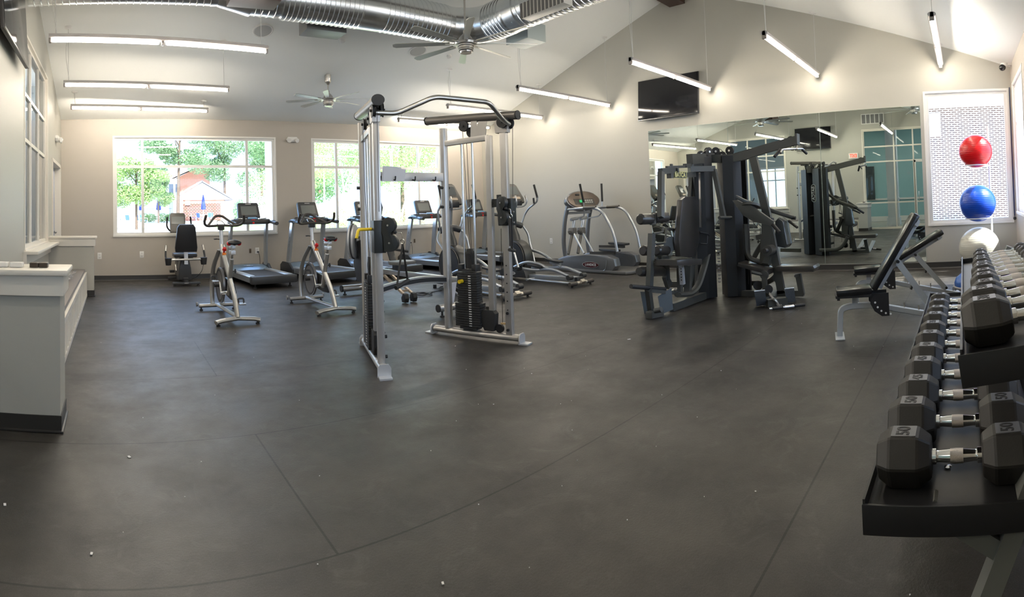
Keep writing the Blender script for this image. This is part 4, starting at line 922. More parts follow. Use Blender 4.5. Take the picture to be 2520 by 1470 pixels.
# ================================================================ stepper, rower, multi-station gym
LSIL = mat('blue_silver_shell', (.19, .2, .215), .3, .4); LCON = mat('bronze_console_shell', (.15, .12, .10), .32, .5)
OFF = Vector((8.35, 6.6, 0)); sp = root('stepper', tuple(OFF), 0, 'grey stepper with oval console and curved rails beside the bare side wall', 'stepper')
b = B(); out = [(7.950, 7.627, 0.111), (7.950, 7.463, 0.233), (7.950, 7.261, 0.305), (7.950, 6.732, 0.338), (7.950, 6.217, 0.346), (7.950, 6.049, 0.283), (7.950, 6.018, 0.149), (7.950, 6.118, 0.033), (7.950, 6.748, 0.010), (7.950, 7.287, 0.006), (7.950, 7.562, 0.057)]
b.poly([(p[1], p[2]) for p in out], (7.95 + .09, 0, 0), (0, 1, 0), (0, 0, 1), .18, bev=.02); sh = b.obj('side_housing', LSIL, sp)
b = B(); b.poly([(p[1], p[2]) for p in out], (8.72, 0, 0), (0, 1, 0), (0, 0, 1), .16, bev=.02); b.obj('side_housing', LSIL, sp)
b = B(); b.poly([(.21 * math.cos(a), .06 * math.sin(a)) for a in [2 * PI * k / 24 for k in range(24)]], (7.945, 6.605, 0.157), (0, -1, 0), (0, 0, 1), .006); lo = b.obj('oval_badge', mat('chrome_badge_rim', (.7, .7, .7), .25, .8), sh)
b = B(); b.poly([(.19 * math.cos(a), .05 * math.sin(a)) for a in [2 * PI * k / 24 for k in range(24)]], (7.938, 6.599, 0.158), (0, -1, 0), (0, 0, 1), .004); b.obj('badge_field', mat('dark_red_badge', (.08, .01, .015), .3), lo)
text('badge_lettering', 'LANDICE', .062, LOGO, lo, (7.932, 6.594, 0.159), (0, -1, 0), (0, 0, 1), .001, width=.27, bold=.002)
b = B(); b.tube([(7.945, 7.433, 0.080), (7.945, 7.160, 0.053), (7.945, 6.246, 0.058), (7.945, 6.207, 0.263)], .005, rad=.08, n=6); b.obj('side_crease', SIL2, sh)
b = B(); b.poly([(7.93, 5.78), (8.05, 5.70), (8.75, 5.66), (8.85, 5.75), (8.85, 7.3), (7.93, 7.3)], (0, 0, .035), (1, 0, 0), (0, 1, 0), .06, bev=.02); b.obj('base_platform', mat('grey_base_platform', (.17, .17, .165), .4, .3), sp)
b = B()
for x, y in ((8.0, 5.85), (8.75, 5.8), (8.0, 7.2), (8.75, 7.2)): b.cyl((x, y, 0), (x, y, .02), .03)
b.obj('levelling_foot', RUBBER, sp)
for x in (7.98, 8.72):
    b = B(); b.tube([(x, 7.22, .1), (x, 7.32, .5), (x, 7.26, 1.0), (x, 7.16, 1.30)], .05, rx=.028, n=12, rad=.3); b.obj('upright', LSIL, sp)
    b = B(); b.tube([(x, 7.22, 1.22), (x, 6.55, 1.25), (x, 6.3, 1.18), (x, 6.05, .8), (x, 5.98, .42)], .026, n=12, rad=.2); b.obj('curved_rail', SIL2, sp)
    b = B(); b.tube([(x, 6.45, 1.246), (x, 6.75, 1.242)], .031, n=12); b.obj('rail_grip', GREYM, sp)
b = B(); b.tube([(7.98, 7.2, 1.15), (8.72, 7.2, 1.15)], .028, n=12); b.tube([(7.98, 7.18, 1.24), (8.72, 7.18, 1.24)], .025, n=12); b.obj('cross_tube', SIL2, sp)
# oval console
u, v = V(.96, -.26, 0).normalized(), V(.1, .36, .93).normalized(); n_ = u.cross(v); c = V(8.30, 7.05, 1.39); E_ = lambda a, h: [(a * math.cos(t) * (1 if math.cos(t) < 0 else 1.05), h * math.sin(t)) for t in [2 * PI * k / 32 for k in range(32)]]
b = B(); b.poly(E_(.40, .20), c - n_ * .03, u, v, .12, bev=.03); co = b.obj('console_back', LSIL, sp)
b = B(); b.poly(E_(.37, .18), c + n_ * .035, u, v, .03, bev=.012); b.obj('console_face', LCON, co)
b = B(); b.poly([(-.22, -.10), (.26, -.12), (.24, .02), (-.24, .02)], c + n_ * .052, u, v, .006); b.obj('keypad_panel', mat('dark_keypad', (.06, .055, .05), .35), co)
b = B(); b.poly(rbox(.10, .055, .01), c + n_ * .057 - v * .035 - u * .06, u, v, .004); b.obj('green_display', mat('green_display', (.02, .3, .12), .3, emit=(.02, .5, .15), es=.3), co)
b = B()
for i in range(4):
    for j in range(2): b.poly(rbox(.035, .022, .006), c + n_ * .057 + u * (.04 + .05 * i) - v * (.02 + .04 * j), u, v, .005)
b.obj('key', mat('silver_keys', (.5, .5, .48), .3, .5), co)
b = B(); b.poly(rbox(.09, .035, .008), c + n_ * .052 + v * .11 - u * .12, u, v, .012); b.obj('fan_vent', BLACK, co)
for s, a, g0 in ((0, [(8.128, 6.950, 1.720), (8.219, 6.950, 1.356), (8.233, 6.950, 1.169), (8.275, 7.000, 1.079), (8.176, 7.100, 1.036)], 1), (1, [(8.817, 6.950, 1.732), (8.821, 6.950, 1.360), (8.794, 6.950, 1.142), (8.757, 7.000, 1.060), (8.532, 7.100, 1.029)], 1)):
    b = B(); b.tube(a[1:], .016, n=10, rad=.04); ar = b.obj('moving_arm', SIL2, sp); b = B(); b.tube(a[:2], .022, n=12); b.obj('hand_grip', RUBBER, ar)
for a, q, e, d in (((8.088, 7.100, 1.000), (8.027, 7.100, 0.793), (7.815, 7.050, 0.357), (7.891, 6.700, 0.376)), ((8.376, 7.100, 1.003), (8.300, 7.100, 0.785), (8.104, 7.050, 0.346), (8.197, 6.700, 0.347))):
    b = B(); b.tube([a, q], .028, n=12); b.cyl(V(*a) + V(-.1, 0, .02), V(*a) + V(.1, 0, .04), .03, n=12); st = b.obj('piston_strut', SIL2, sp)
    b = B(); b.box(q, (.16, .12, .14), rotz(.2), .03); b.cyl(V(*q) + V(-.13, -.03, -.01), V(*q) + V(-.07, 0, 0), .03); b.obj('pivot_block', mat('dark_silver_block', (.2, .2, .2), .4, .4), st)
    b = B(); b.tube([q, e], .03, n=12); b.obj('shock_absorber', GREYM, st); b = B(); b.tube([q, d], .022, n=12); b.obj('link_bar', SIL2, st)
for x, z in ((8.2, .42), (8.5, .52)):
    b = B(); b.poly([(-.09, -.22), (.09, -.22), (.1, .12), (.05, .2), (-.05, .2), (-.1, .12)], (x, 6.35, z), (1, 0, 0), (0, 1, .05), .045, bev=.012); pd = b.obj('pedal', TMDARK, sp); b = B(); b.box((x, 6.5, z - .06), (.07, .6, .05)); b.obj('pedal_arm', GREYM, pd)
OFF = Vector((0, 0, 0))

# ---- rower behind the left tower of the cable machine
r = root('rowing_machine', (3.85, 6.7, 0), .03, 'rowing machine with an oval silver flywheel cover, mostly hidden behind the cable machine', 'rowing machine')
b = B(); b.tube([(-.33, 1.15, .10), (.3, 1.15, .10)], .05, n=16); b.obj('front_stabiliser', SILVER, r)
b = B(); b.tube([(-.345, 1.15, .10), (-.325, 1.15, .10)], .053, n=16); b.tube([(.295, 1.15, .10), (.315, 1.15, .10)], .053, n=16); b.obj('end_cap', RUBBER, r)
b = B(); b.tube([(-.2, -1.25, .11), (.45, -1.25, .11)], .045, n=16); b.obj('rear_stabiliser', SILVER, r)
b = B(); b.tube([(-.215, -1.25, .11), (-.2, -1.25, .11)], .047, n=16); b.tube([(.45, -1.25, .11), (.465, -1.25, .11)], .047, n=16); b.obj('end_cap', RUBBER, r)
b = B()
for x, y in ((-.28, 1.15), (.25, 1.15), (-.15, -1.25), (.4, -1.25)): b.lathe((x, y, 0), (0, 0, 1), [(0, .03), (.015, .03), (.02, .014), (.07, .012)], n=12)
b.obj('levelling_foot', RUBBER, r)
b = B(); b.beam((.05, .85, .40), (.13, -1.3, .42), .07, .07, bev=.006); b.obj('seat_rail', SILVER, r)
b = B(); b.poly([(-.10, .40), (.10, .40), (.045, .14), (-.045, .14)], (0 - .02, -1.25, 0), (1, 0, 0), (0, 0, 1), .02); b.obj('rear_leg_plate', mat('white_leg_plate', (.68, .68, .72), .4), r)
b = B(); b.tube([(.14, -1.2, .4), (.3, -1.24, .15)], .012, n=8); b.tube([(-.06, -1.2, .4), (.22, -1.24, .15)], .012, n=8); b.obj('brace', SILVERL, r)
b = B(); b.beam((-.02, .35, .36), (.06, -.06, .12), .035, .03); b.beam((.10, .35, .36), (.2, -.06, .12), .035, .03); b.box((.13, 0, .16), (.12, .02, .03)); b.obj('mid_leg', mat('tan_silver_leg', (.5, .42, .33), .35, .5), r)
b = B(); b.poly([(-.045, .0), (.03, -.0), (.05, .06), (.0, .13), (-.05, .12), (-.07, .06)], (.06, -.08, .01), (0, 1, 0), (0, 0, 1), .07, bev=.012); b.poly([(-.045, .0), (.03, -.0), (.05, .06), (.0, .13), (-.05, .12), (-.07, .06)], (.2, -.08, .01), (0, 1, 0), (0, 0, 1), .07, bev=.012); b.obj('rubber_boot', RUBBER, r)
b = B(); b.poly([(-.16, -.14), (.16, -.14), (.2, 0), (.14, .14), (-.14, .14), (-.2, 0)], (.13, .1, .555), (1, 0, 0), (0, 1, 0), .05, bev=.015); se = b.obj('seat', mat('grey_seat_pad', (.14, .14, .13), .45), r); b = B(); b.box((.1, .1, .49), (.16, .16, .08), bev=.01); b.obj('seat_carriage', TMDARK, se)
b = B(); b.poly([(-.08, .2), (.2, .2), (.3, .5), (.1, .85), (-.1, .9), (-.15, .5)], (0, .95, 0), (0, 1, 0), (0, 0, 1), .14, bev=.02); b.obj('front_body', TMDARK, r)
b = B(); b.poly([(.16 * math.cos(t), .27 * math.sin(t)) for t in [2 * PI * k / 32 for k in range(32)]], (-.12, 1.12, .84), (.75, .66, 0), (0, 0, 1), .09, bev=.015); fw = b.obj('flywheel_cover', SILVERL, r)
b = B(); b.tube([V(-.12, 1.12, .84) + V(.75, .66, 0) * .165 * math.cos(t) + V(0, 0, .275) * math.sin(t) for t in [2 * PI * k / 32 for k in range(32)]], .012, n=8, closed=True); b.obj('cover_rim', TMDARK, fw)
b = B(); b.poly([(-.09, .05), (.1, .08), (.1, -.15), (.02, -.2)], (-.08, 1.06, .84), (.75, .66, 0), (0, 0, 1), .02, bev=.004); b.obj('logo_panel', TMDARK, fw)
text('logo_lettering', 'SPIRIT', .05, LOGO, fw, (-.073, 1.045, .86), (.75, .66, 0), (0, 0, 1), .002)
b = B(); b.poly([(-.05, -.14), (.05, -.14), (.06, .1), (-.06, .1)], (.28, .62, .62), (1, 0, 0), (0, .4, .9), .03, bev=.01); b.poly([(-.05, -.14), (.05, -.14), (.06, .1), (-.06, .1)], (-.1, .62, .55), (1, 0, 0), (0, .4, .9), .03, bev=.01); b.obj('foot_pad', TMDARK, r)
b = B(); b.tube([(.1, .55, .75), (.45, .4, .68)], .02, n=10); b.obj('pull_handle', RUBBER, r)
b = B(); b.beam((0, .95, .85), (.05, .8, 1.12), .05, .04); b.obj('monitor_arm', TMDARK, r)
b = B(); b.box((.07, .78, 1.16), (.22, .04, .16), rotx(-.3), .01); b.obj('monitor', TMDARK, r)
b = B(); rng = random.Random(4); pts = []
for k in range(40): t = k / 40 * 9 * PI; pts.append((4.45 + (.1 + .07 * rng.random()) * math.cos(t) * 1.3, 7.05 + (.1 + .05 * rng.random()) * math.sin(t), .012 + .01 * (k % 3)))
pts += [(4.7, 7.15, .01), (4.95, 7.2, .01), (5.1, 7.5, .01), (5.5, 7.7, .01)]
b.tube(pts, .007, n=6, rad=.03, seg=2); tag(b.obj('power_cord', BLACK), 'coiled black power cord lying on the floor behind the cable machine', 'cord')

# ---- dark multi-station gym
GD = mat('gunmetal_gym_frame', (.07, .072, .066), .42, .1); GB = mat('black_gym_shroud', (.014, .0145, .014), .4, 0); PAD = mat('gym_black_vinyl', (.045, .041, .037), .3, coat=.2)
OFF = Vector((6.4, 2.9, 0)); g = root('multi_station_gym', tuple(OFF), 0, 'large dark multi-station weight machine standing in front of the wall mirrors', 'weight machine')
# stack shrouds: two tall towers with folded sides
b = B(); b.poly([(-.13, -.12), (.0, -.16), (.13, -.12), (.13, .12), (-.13, .12)], (6.42, 3.38, .945), (.75, -.66, 0), (.66, .75, 0), 1.87, bev=.006); b.obj('stack_shroud', GB, g, ang=8)
b = B(); b.poly([(-.13, -.12), (.0, -.16), (.13, -.12), (.13, .12), (-.13, .12)], (6.64, 3.05, .945), (.68, -.73, 0), (.73, .68, 0), 1.87, bev=.006); sr = b.obj('stack_shroud', GB, g, ang=8)
b = B(); b.box((6.83, 2.93, .945), (.03, .12, 1.87), rotz(-.2)); b.obj('shroud_edge', GB, g)
for p, s in (((6.35, 3.27), .0),):
    b = B()
    for k in range(14): b.box((6.515, 3.20, .2 + .045 * k), (.022, .03, .014))
    b.obj('weight_plate_edge', mat('plate_grey', (.3, .3, .3), .4), g)
b = B(); b.poly(rbox(.1, .38, .05), (6.865, 3.15, 1.35), (0, 1, 0), (0, 0, 1), .01); em = b.obj('emblem_plate', mat('emblem_silver', (.5, .52, .48), .3, .6), g)
b = B(); b.poly(rbox(.08, .36, .04), (6.872, 3.15, 1.35), (0, 1, 0), (0, 0, 1), .008); b.obj('emblem_field', GB, em)
text('emblem_lettering', 'BATCA', .09, LOGO, em, (6.879, 3.15, 1.35), (0, 0, -1), (0, 1, 0), .002)
# top beam and lat arm
b = B()
b.beam((6.002, 3.300, 1.828), (6.639, 3.300, 1.870), .09, .13); b.obj('head_beam', GD, g)
b = B(); q = [(6.525, 3.280, 1.857), (6.550, 3.026, 1.840), (6.600, 2.834, 1.857), (6.600, 2.587, 1.920), (6.600, 2.056, 2.018)]
b.tube(roundpath(q, .25), .055, prof=[(-1, -1), (1, -1), (1, 1), (-1, 1)], rx=.04, up=(0, 0, 1)); b.obj('lat_arm', GD, g)
b = B(); b.box((6.600, 2.056, 2.029), (.12, .03, .14)); b.obj('arm_end_plate', GD, g)
for nm, pc, r_, ax in (('top_pulley', (6.437, 3.250, 1.943), .062, (0.35, .94, 0)), ('top_pulley', (6.660, 3.250, 1.962), .058, (.85, .5, 0)), ('top_pulley', (6.600, 3.008, 1.951), .058, (1, 0, 0)), ('top_pulley', (6.550, 3.096, 1.894), .05, (1, 0, 0)), ('top_pulley', (6.308, 3.300, 1.907), .045, (.6, .8, 0)), ('top_pulley', (6.510, 3.350, 1.917), .045, (.6, .8, 0)), ('top_pulley', (6.600, 2.139, 2.014), .06, (1, 0, 0))):
    b = B(); b.lathe(pc, ax, [(-.018, r_), (-.006, r_ * .85), (.006, r_ * .85), (.018, r_)], n=24); pu = b.obj(nm, RUBBER, g)
    b = B(); b.cyl(V(*pc) - V(*ax).normalized() * .03, V(*pc) + V(*ax).normalized() * .03, .014); b.obj('axle', STEEL, pu)
b = B(); b.tube([(6.236, 3.250, 1.915), (6.441, 3.250, 1.987)], .004, n=6); b.tube([(6.600, 3.164, 1.990), (6.600, 3.070, 1.917)], .004, n=6); b.tube([(6.600, 2.968, 1.904), (6.600, 2.176, 2.053)], .004, n=6); b.tube([(6.600, 2.789, 0.916), (6.600, 2.818, 0.162)], .004, n=6); b.tube([(6.600, 2.616, 0.912), (6.600, 2.639, 0.272)], .004, n=6); b.obj('cable', CAB, g)
b = B(); q = [(6.300, 2.185, 1.841), (6.400, 2.202, 1.895), (6.550, 2.046, 1.905), (6.700, 2.027, 1.914), (6.800, 2.004, 1.861)]
b.tube(roundpath(q, .03), .014, n=10); lb = b.obj('lat_bar', CHROME, g)
b = B(); b.tube([(6.400, 2.218, 1.896), (6.300, 2.267, 1.802)], .02, n=12); b.tube([(6.700, 2.027, 1.903), (6.800, 1.999, 1.855)], .018, n=12); b.obj('lat_bar_grip', RUBBER, lb)
b = B(); b.tube([(6.600, 2.063, 1.993), (6.580, 2.061, 1.908)], .006); b.ringtube((6.600, 2.127, 1.919), (1, 0, 0), .03, .004, n=14, m=6); b.obj('snap_hook', CHROME, lb)
# slanting upright, base, seats on the pull-down station
b = B(); b.beam((6.600, 2.676, 1.856), (6.600, 2.512, 1.069), .06, .10, up=(0, 1, 0)); b.beam((6.600, 2.512, 1.069), (6.600, 2.355, 0.054), .06, .10, up=(0, 1, 0)); b.obj('slanted_upright', GD, g)
b = B(); b.beam((6.600, 3.001, 0.038), (6.600, 2.058, 0.059), .06, .075); b.obj('base_rail', GD, g)
b = B(); b.beam((6.600, 2.123, 0.308), (6.600, 2.081, 0.038), .05, .07, up=(0, 1, 0)); b.cyl((6.450, 2.114, 0.300), (6.600, 2.113, 0.287), .015); b.obj('short_post', GD, g)
b = B(); b.tube([(6.900, 3.062, 0.130), (6.900, 2.668, 0.138), (6.900, 2.534, 0.228), (6.900, 2.444, 0.394)], .04, rx=.03, rad=.15, n=8); b.obj('curved_rail', GD, g)
def pad(nm, pts, x, th, ax='X'):
    b = B(); b.poly([((p[1], p[2]) if ax == 'X' else (p[0], p[2])) for p in pts], (x, 0, 0) if ax == 'X' else (0, x, 0), (0, 1, 0) if ax == 'X' else (1, 0, 0), (0, 0, 1), th, bev=.015); return b.obj(nm, PAD, g)
pad('seat_pad', [(6.600, 2.372, 0.417), (6.600, 1.880, 0.426), (6.600, 1.860, 0.395), (6.600, 1.883, 0.349), (6.600, 2.364, 0.354)], 6.6, .28)
pad('seat_pad', [(6.500, 2.854, 0.476), (6.500, 2.438, 0.394), (6.500, 2.458, 0.321), (6.500, 2.868, 0.433)], 6.5, .28)
b = B(); b.beam((6.600, 2.365, 0.328), (6.600, 2.454, 0.222), .05, .06); b.obj('seat_support', GD, g)
b = B(); b.cyl((6.250, 2.404, 0.645), (6.600, 2.464, 0.623), .065, n=20); rl = b.obj('thigh_roller', PAD, g); b = B(); b.cyl((6.200, 2.417, 0.645), (6.250, 2.404, 0.645), .03); b.obj('roller_cap', RUBBER, rl)
b = B(); b.beam((6.600, 2.508, 0.539), (6.500, 2.525, 0.435), .06, .09, up=(0, 1, 0)); b.obj('roller_bracket', GD, g)
b = B(); b.disc((6.350, 2.489, 0.327), (1, 0, 0), .055, .03); b.tube([(6.300, 2.638, 0.369), (6.350, 2.522, 0.332)], .022, n=10); b.beam((6.350, 2.490, 0.312), (6.350, 2.488, 0.107), .04, .06, up=(0, 1, 0)); b.obj('leg_lever', GD, g)
for pc, r_ in (((6.400, 2.604, 0.184), .06), ((6.350, 2.443, 0.149), .055)):
    b = B(); b.lathe(pc, (.8, .5, 0), [(-.016, r_), (-.006, r_ * .85), (.006, r_ * .85), (.016, r_)], n=24); b.obj('low_pulley', RUBBER, g)
# back pad facing the mirrors, press arms over it
b = B(); pts = [(6.750, 2.457, 0.980), (6.750, 2.409, 1.027), (6.750, 2.343, 0.977), (6.750, 2.300, 0.670), (6.750, 2.336, 0.623), (6.750, 2.472, 0.651)]
b.poly([(p[1], p[2]) for p in pts], (6.85, 0, 0), (0, 1, 0), (0, 0, 1), .24, bev=.02); b.obj('back_pad', mat('pale_reflecting_vinyl', (.06, .065, .065), .2), g)
b = B(); pts = [(6.300, 2.855, 1.280), (6.300, 2.792, 1.288), (6.300, 2.683, 1.222), (6.300, 2.626, 1.230), (6.300, 2.309, 1.002), (6.300, 2.344, 0.947), (6.300, 2.576, 1.003), (6.300, 2.717, 1.089), (6.300, 2.812, 1.221)]
b.poly([(p[1], p[2]) for p in pts], (6.3, 0, 0), (0, 1, 0), (0, 0, 1), .05, bev=.004); b.obj('press_arm', GD, g)
b = B(); b.tube([(6.550, 2.960, 1.343), (6.600, 2.837, 1.268), (6.800, 2.659, 1.174), (6.900, 2.249, 1.015)], .03, rx=.022, rad=.2, n=8); b.obj('press_arm', GD, g)
b = B(); b.tube([(6.300, 2.332, 0.967), (6.200, 2.205, 0.866)], .024, n=12); b.tube([(6.900, 2.319, 0.973), (6.800, 2.171, 0.889)], .018, n=12); b.cyl((6.900, 2.277, 1.016), (6.900, 2.220, 1.009), .025); b.obj('press_handle', RUBBER, g)
b = B(); b.disc((6.350, 2.632, 1.208), (.3, 0, 1), .12, .03); b.obj('cam_disc', GD, g)
b = B(); q = [(6.550, 2.807, 0.962), (6.550, 2.806, 0.598), (6.550, 2.758, 0.502), (6.600, 2.586, 0.449)]; b.tube(q, .035, rx=.03, rad=.15, n=8)
b.beam((6.600, 2.745, 0.485), (6.700, 2.579, 0.797), .05, .06); b.beam((6.600, 2.674, 0.780), (6.600, 2.455, 0.814), .05, .07); b.obj('lower_frame', GD, g)
b = B(); b.beam((6.600, 2.564, 0.433), (6.600, 2.501, 1.043), .08, .14, up=(0, 1, 0)); b.obj('rear_column', GD, g)
DP = mat('diamond_plate_steel', (.42, .47, .53), .4, .3, bump=.9, bscale=60)
for pts in ([(5.651, 2.347, 0.240), (5.717, 2.245, 0.240), (6.088, 2.372, 0.000), (6.000, 2.469, 0.000)], [(5.952, 2.087, 0.220), (6.013, 1.997, 0.220), (6.321, 2.081, 0.000), (6.238, 2.169, 0.000)]):
    o_ = Vector(pts[3]); u_ = (Vector(pts[2]) - o_); v_ = (Vector(pts[0]) - o_); b = B()
    b.poly([(0, 0), (u_.length, 0), (u_.length, v_.length), (0, v_.length)], o_ + V(0, 0, .01), u_, v_, .012); b.obj('foot_plate', DP, g)
b = B(); b.beam((5.967, 2.324, 0.050), (6.138, 2.138, 0.050), .09, .09); b.beam((6.190, 2.339, 0.050), (6.613, 2.467, 0.050), .08, .08); b.obj('plate_frame', GD, g)
# pec / chest station
Y0 = 3.36
b = B(); q = [(5.807, 3.360, 1.318), (5.892, 3.360, 1.357), (6.168, 3.360, 1.354), (6.252, 3.360, 1.289), (6.231, 3.360, 0.789), (6.101, 3.360, 0.570), (5.710, 3.360, 0.623), (5.688, 3.360, 0.834)]
b.poly([(p[0], p[2]) for p in q], (0, 3.36, 0), (1, 0, 0), (0, 0, 1), .08, bev=.02); b.obj('back_pad', PAD, g)
pad('seat_pad', [(5.166, 3.200, 0.649), (5.417, 3.200, 0.630), (5.768, 3.200, 0.595), (5.762, 3.200, 0.526), (5.161, 3.200, 0.586)], 3.2, .30, 'Y')
b = B(); b.beam((5.868, 3.300, 0.491), (5.809, 3.300, 0.163), .08, .06, up=(1, 0, 0)); b.beam((5.638, 3.300, 0.520), (5.631, 3.300, 0.193), .05, .06, up=(1, 0, 0)); b.obj('seat_column', GD, g)
b = B(); b.beam((5.592, 3.250, 0.541), (5.612, 3.250, 0.306), .05, .05, up=(1, 0, 0)); ps = b.obj('seat_post', SILVERL, g)
b = B()
for k in range(5): b.cyl(V(*(5.527, 3.220, 0.502)) + V(0, .0, -.033 * k), V(*(5.527, 3.220, 0.502)) + V(0, -.01, -.033 * k), .007, n=8)
b.obj('adjustment_hole', BLACK, ps)
b = B(); b.beam((6.386, 3.420, 1.811), (6.083, 3.420, 0.111), .07, .09, up=(1, 0, 0)); b.beam((6.327, 3.450, 1.675), (6.155, 3.450, 0.955), .05, .06, up=(1, 0, 0)); b.obj('station_column', GD, g)
b = B(); b.beam((6.341, 3.326, 0.050), (5.472, 3.338, 0.050), .07, .09); b.beam((6.611, 4.030, 0.120), (6.736, 3.539, 0.120), .06, .08); b.obj('station_base', GD, g)
# overhead butterfly arms
b = B(); b.beam((5.477, 3.300, 1.606), (6.104, 3.300, 1.634), .06, .06); b.obj('top_bracket', GD, g)
b = B(); b.poly(rbox(.27, .085, .004), (5.678, 3.260, 1.617), (1, -.1, 0), (0, 0, 1), .008); bp_ = b.obj('name_plate', mat('pale_yellow_plate', (.62, .58, .22), .4), g)
b = B(); b.poly(rbox(.25, .07, .004), V(*(5.670, 3.255, 1.617)), (1, -.1, 0), (0, 0, 1), .006); b.obj('plate_field', mat('plate_black_field', (.03, .03, .02), .4), bp_)
text('plate_lettering', 'BATCA', .075, mat('pale_yellow_letters', (.65, .6, .25), .4), bp_, V(*(5.657, 3.248, 1.616)), (1, -.1, 0), (0, 0, 1), .002, width=.22, bold=.003)
b = B(); b.beam((5.210, 3.250, 1.648), (5.596, 3.300, 1.677), .06, .07); b.beam((5.227, 3.250, 1.640), (5.020, 3.150, 1.129), .06, .06, up=(1, 0, 0)); b.obj('butterfly_arm', GD, g)
b = B(); b.beam((5.991, 3.300, 1.699), (6.296, 3.100, 1.706), .06, .07); b.beam((6.283, 3.100, 1.695), (6.306, 3.000, 1.075), .055, .055, up=(1, 0, 0)); b.obj('butterfly_arm', GD, g)
b = B(); b.cyl((6.132, 2.980, 1.072), (6.488, 2.980, 1.060), .02); b.obj('arm_foot', GD, g)
b = B(); b.beam((5.429, 3.300, 1.705), (5.920, 3.300, 1.732), .03, .03); b.beam((5.617, 3.300, 1.702), (5.631, 3.300, 1.633), .1, .03, up=(1, 0, 0)); b.beam((5.869, 3.300, 1.740), (6.424, 3.300, 1.772), .05, .05); b.cyl((6.052, 3.300, 1.778), (6.047, 3.300, 1.726), .035); b.cyl((5.545, 3.300, 1.748), (5.541, 3.300, 1.699), .02); b.obj('pivot_linkage', GD, g)
b = B(); b.beam((6.168, 3.250, 1.659), (6.128, 3.250, 0.954), .022, .022, up=(1, 0, 0)); b.obj('guide_rod', STEEL, g)
for a, c in (((4.755, 3.250, 1.125), (4.977, 3.250, 1.119)), ((5.121, 3.300, 1.122), (5.384, 3.300, 1.119)), ((5.153, 3.500, 0.750), (5.349, 3.500, 0.732)), ((5.456, 3.500, 0.726), (5.707, 3.500, 0.702)), ((5.063, 3.500, 0.524), (5.583, 3.500, 0.457))):
    b = B(); b.tube([a, V(*a).lerp(V(*c), .08), V(*a).lerp(V(*c), .92), c], [.045, .06, .06, .045], n=18); b.obj('foam_roller', PAD, g)
b = B(); b.beam((5.068, 3.280, 1.165), (5.077, 3.280, 1.065), .03, .05, up=(1, 0, 0)); b.tube([(4.963, 3.250, 1.160), (5.063, 3.250, 1.169), (5.055, 3.250, 1.057), (4.956, 3.250, 1.062)], .01, n=8); b.obj('roller_bracket', GD, g)
b = B(); b.beam((5.211, 3.400, 0.942), (5.116, 3.400, 0.337), .06, .07, up=(1, 0, 0)); b.obj('front_upright', GD, g)
b = B(); b.tube([(5.245, 3.400, 0.940), (5.441, 3.400, 0.941), (5.464, 3.400, 0.997)], .013, rad=.02, n=8); b.tube([(5.237, 3.400, 0.823), (5.495, 3.400, 0.811), (5.619, 3.450, 0.988)], .013, rad=.03, n=8); b.obj('side_bar', GD, g)
b = B(); b.disc((5.708, 3.450, 0.782), (.7, .7, 0), .09, .03); b.tube([(5.646, 3.450, 0.971), (5.811, 3.450, 0.951), (5.881, 3.450, 0.818)], .02, rad=.08, n=8); b.poly([(-.05, 0), (.05, 0), (.04, .13), (-.03, .13)], (5.623, 3.450, 1.037), (1, 0, 0), (0, 0, 1), .04, bev=.01); b.obj('cam_plate', GD, g)
b = B(); b.beam((5.616, 3.500, 0.393), (5.691, 3.500, 0.243), .05, .06, up=(1, 0, 0)); b.beam((5.645, 3.500, 0.638), (5.650, 3.500, 0.339), .08, .05, up=(1, 0, 0)); b.beam((5.491, 3.550, 0.629), (5.824, 3.550, 0.261), .05, .04); b.obj('leg_curl_arm', GD, g)
b = B(); q = [(6.553, 3.298, 0.861), (6.274, 3.284, 0.467), (6.037, 3.272, 0.213), (5.820, 3.261, 0.153), (5.477, 3.244, 0.203)]
b.tube(q, .05, rx=.03, rad=.15, n=8, up=(0, 1, 0)); b.obj('bent_frame_leg', GD, g)
b = B(); b.tube([(6.100, 3.250, 0.893), (6.228, 3.200, 0.862), (6.261, 3.200, 0.839)], .014, n=8); b.tube([(6.110, 3.250, 0.747), (6.193, 3.200, 0.734), (6.215, 3.200, 0.842)], .012, rad=.02, n=8); b.obj('grip_handle', RUBBER, g)
b = B(); b.tube([(4.690, 3.350, 0.417), (5.364, 3.350, 0.282)], .024, n=12); b.obj('foot_bar', RUBBER, g)
b = B(); b.beam((5.015, 3.350, 0.337), (5.215, 3.453, 0.020), .06, .055, up=(1, 0, 0)); b.beam((5.054, 3.350, 0.313), (5.611, 3.300, 0.196), .04, .04); b.obj('front_post', GD, g)
b = B(); b.poly([(0, .01), (.15, .05), (.14, .30), (-.03, .22)], (5.262, 3.350, 0.000), (.80, -.60, 0), (0, 0, 1), .01); b.poly([(0, .0), (.10, .02), (.07, .25), (-.04, .26)], (5.265, 3.583, 0.000), (.80, -.60, 0), (0, 0, 1), .01); b.obj('toe_plate', mat('blue_grey_plate', (.12, .14, .15), .4, .3), g)
b = B(); b.beam((5.054, 3.363, 0.040), (5.215, 3.313, 0.040), .08, .07); b.box((5.076, 3.367, 0.040), (.09, .09, .08), bev=.01); b.cyl((5.033, 3.282, 0.100), (5.031, 3.195, 0.120), .03); b.obj('post_foot', GD, g)
b = B(); b.tube([(5.814, 3.549, 0.150), (5.939, 3.563, 0.170), (5.740, 3.397, 0.200)], .02, rad=.03, n=10); b.cyl((5.756, 3.538, 0.140), (5.766, 3.508, 0.160), .018); b.obj('pull_pin', CHROME, g)
OFF = Vector((0, 0, 0))
r = root('row_bar', (5.913, 2.062, 0.030), 0, 'short chrome pull bar on a chain, on the floor by the dark weight machine', 'pull bar')
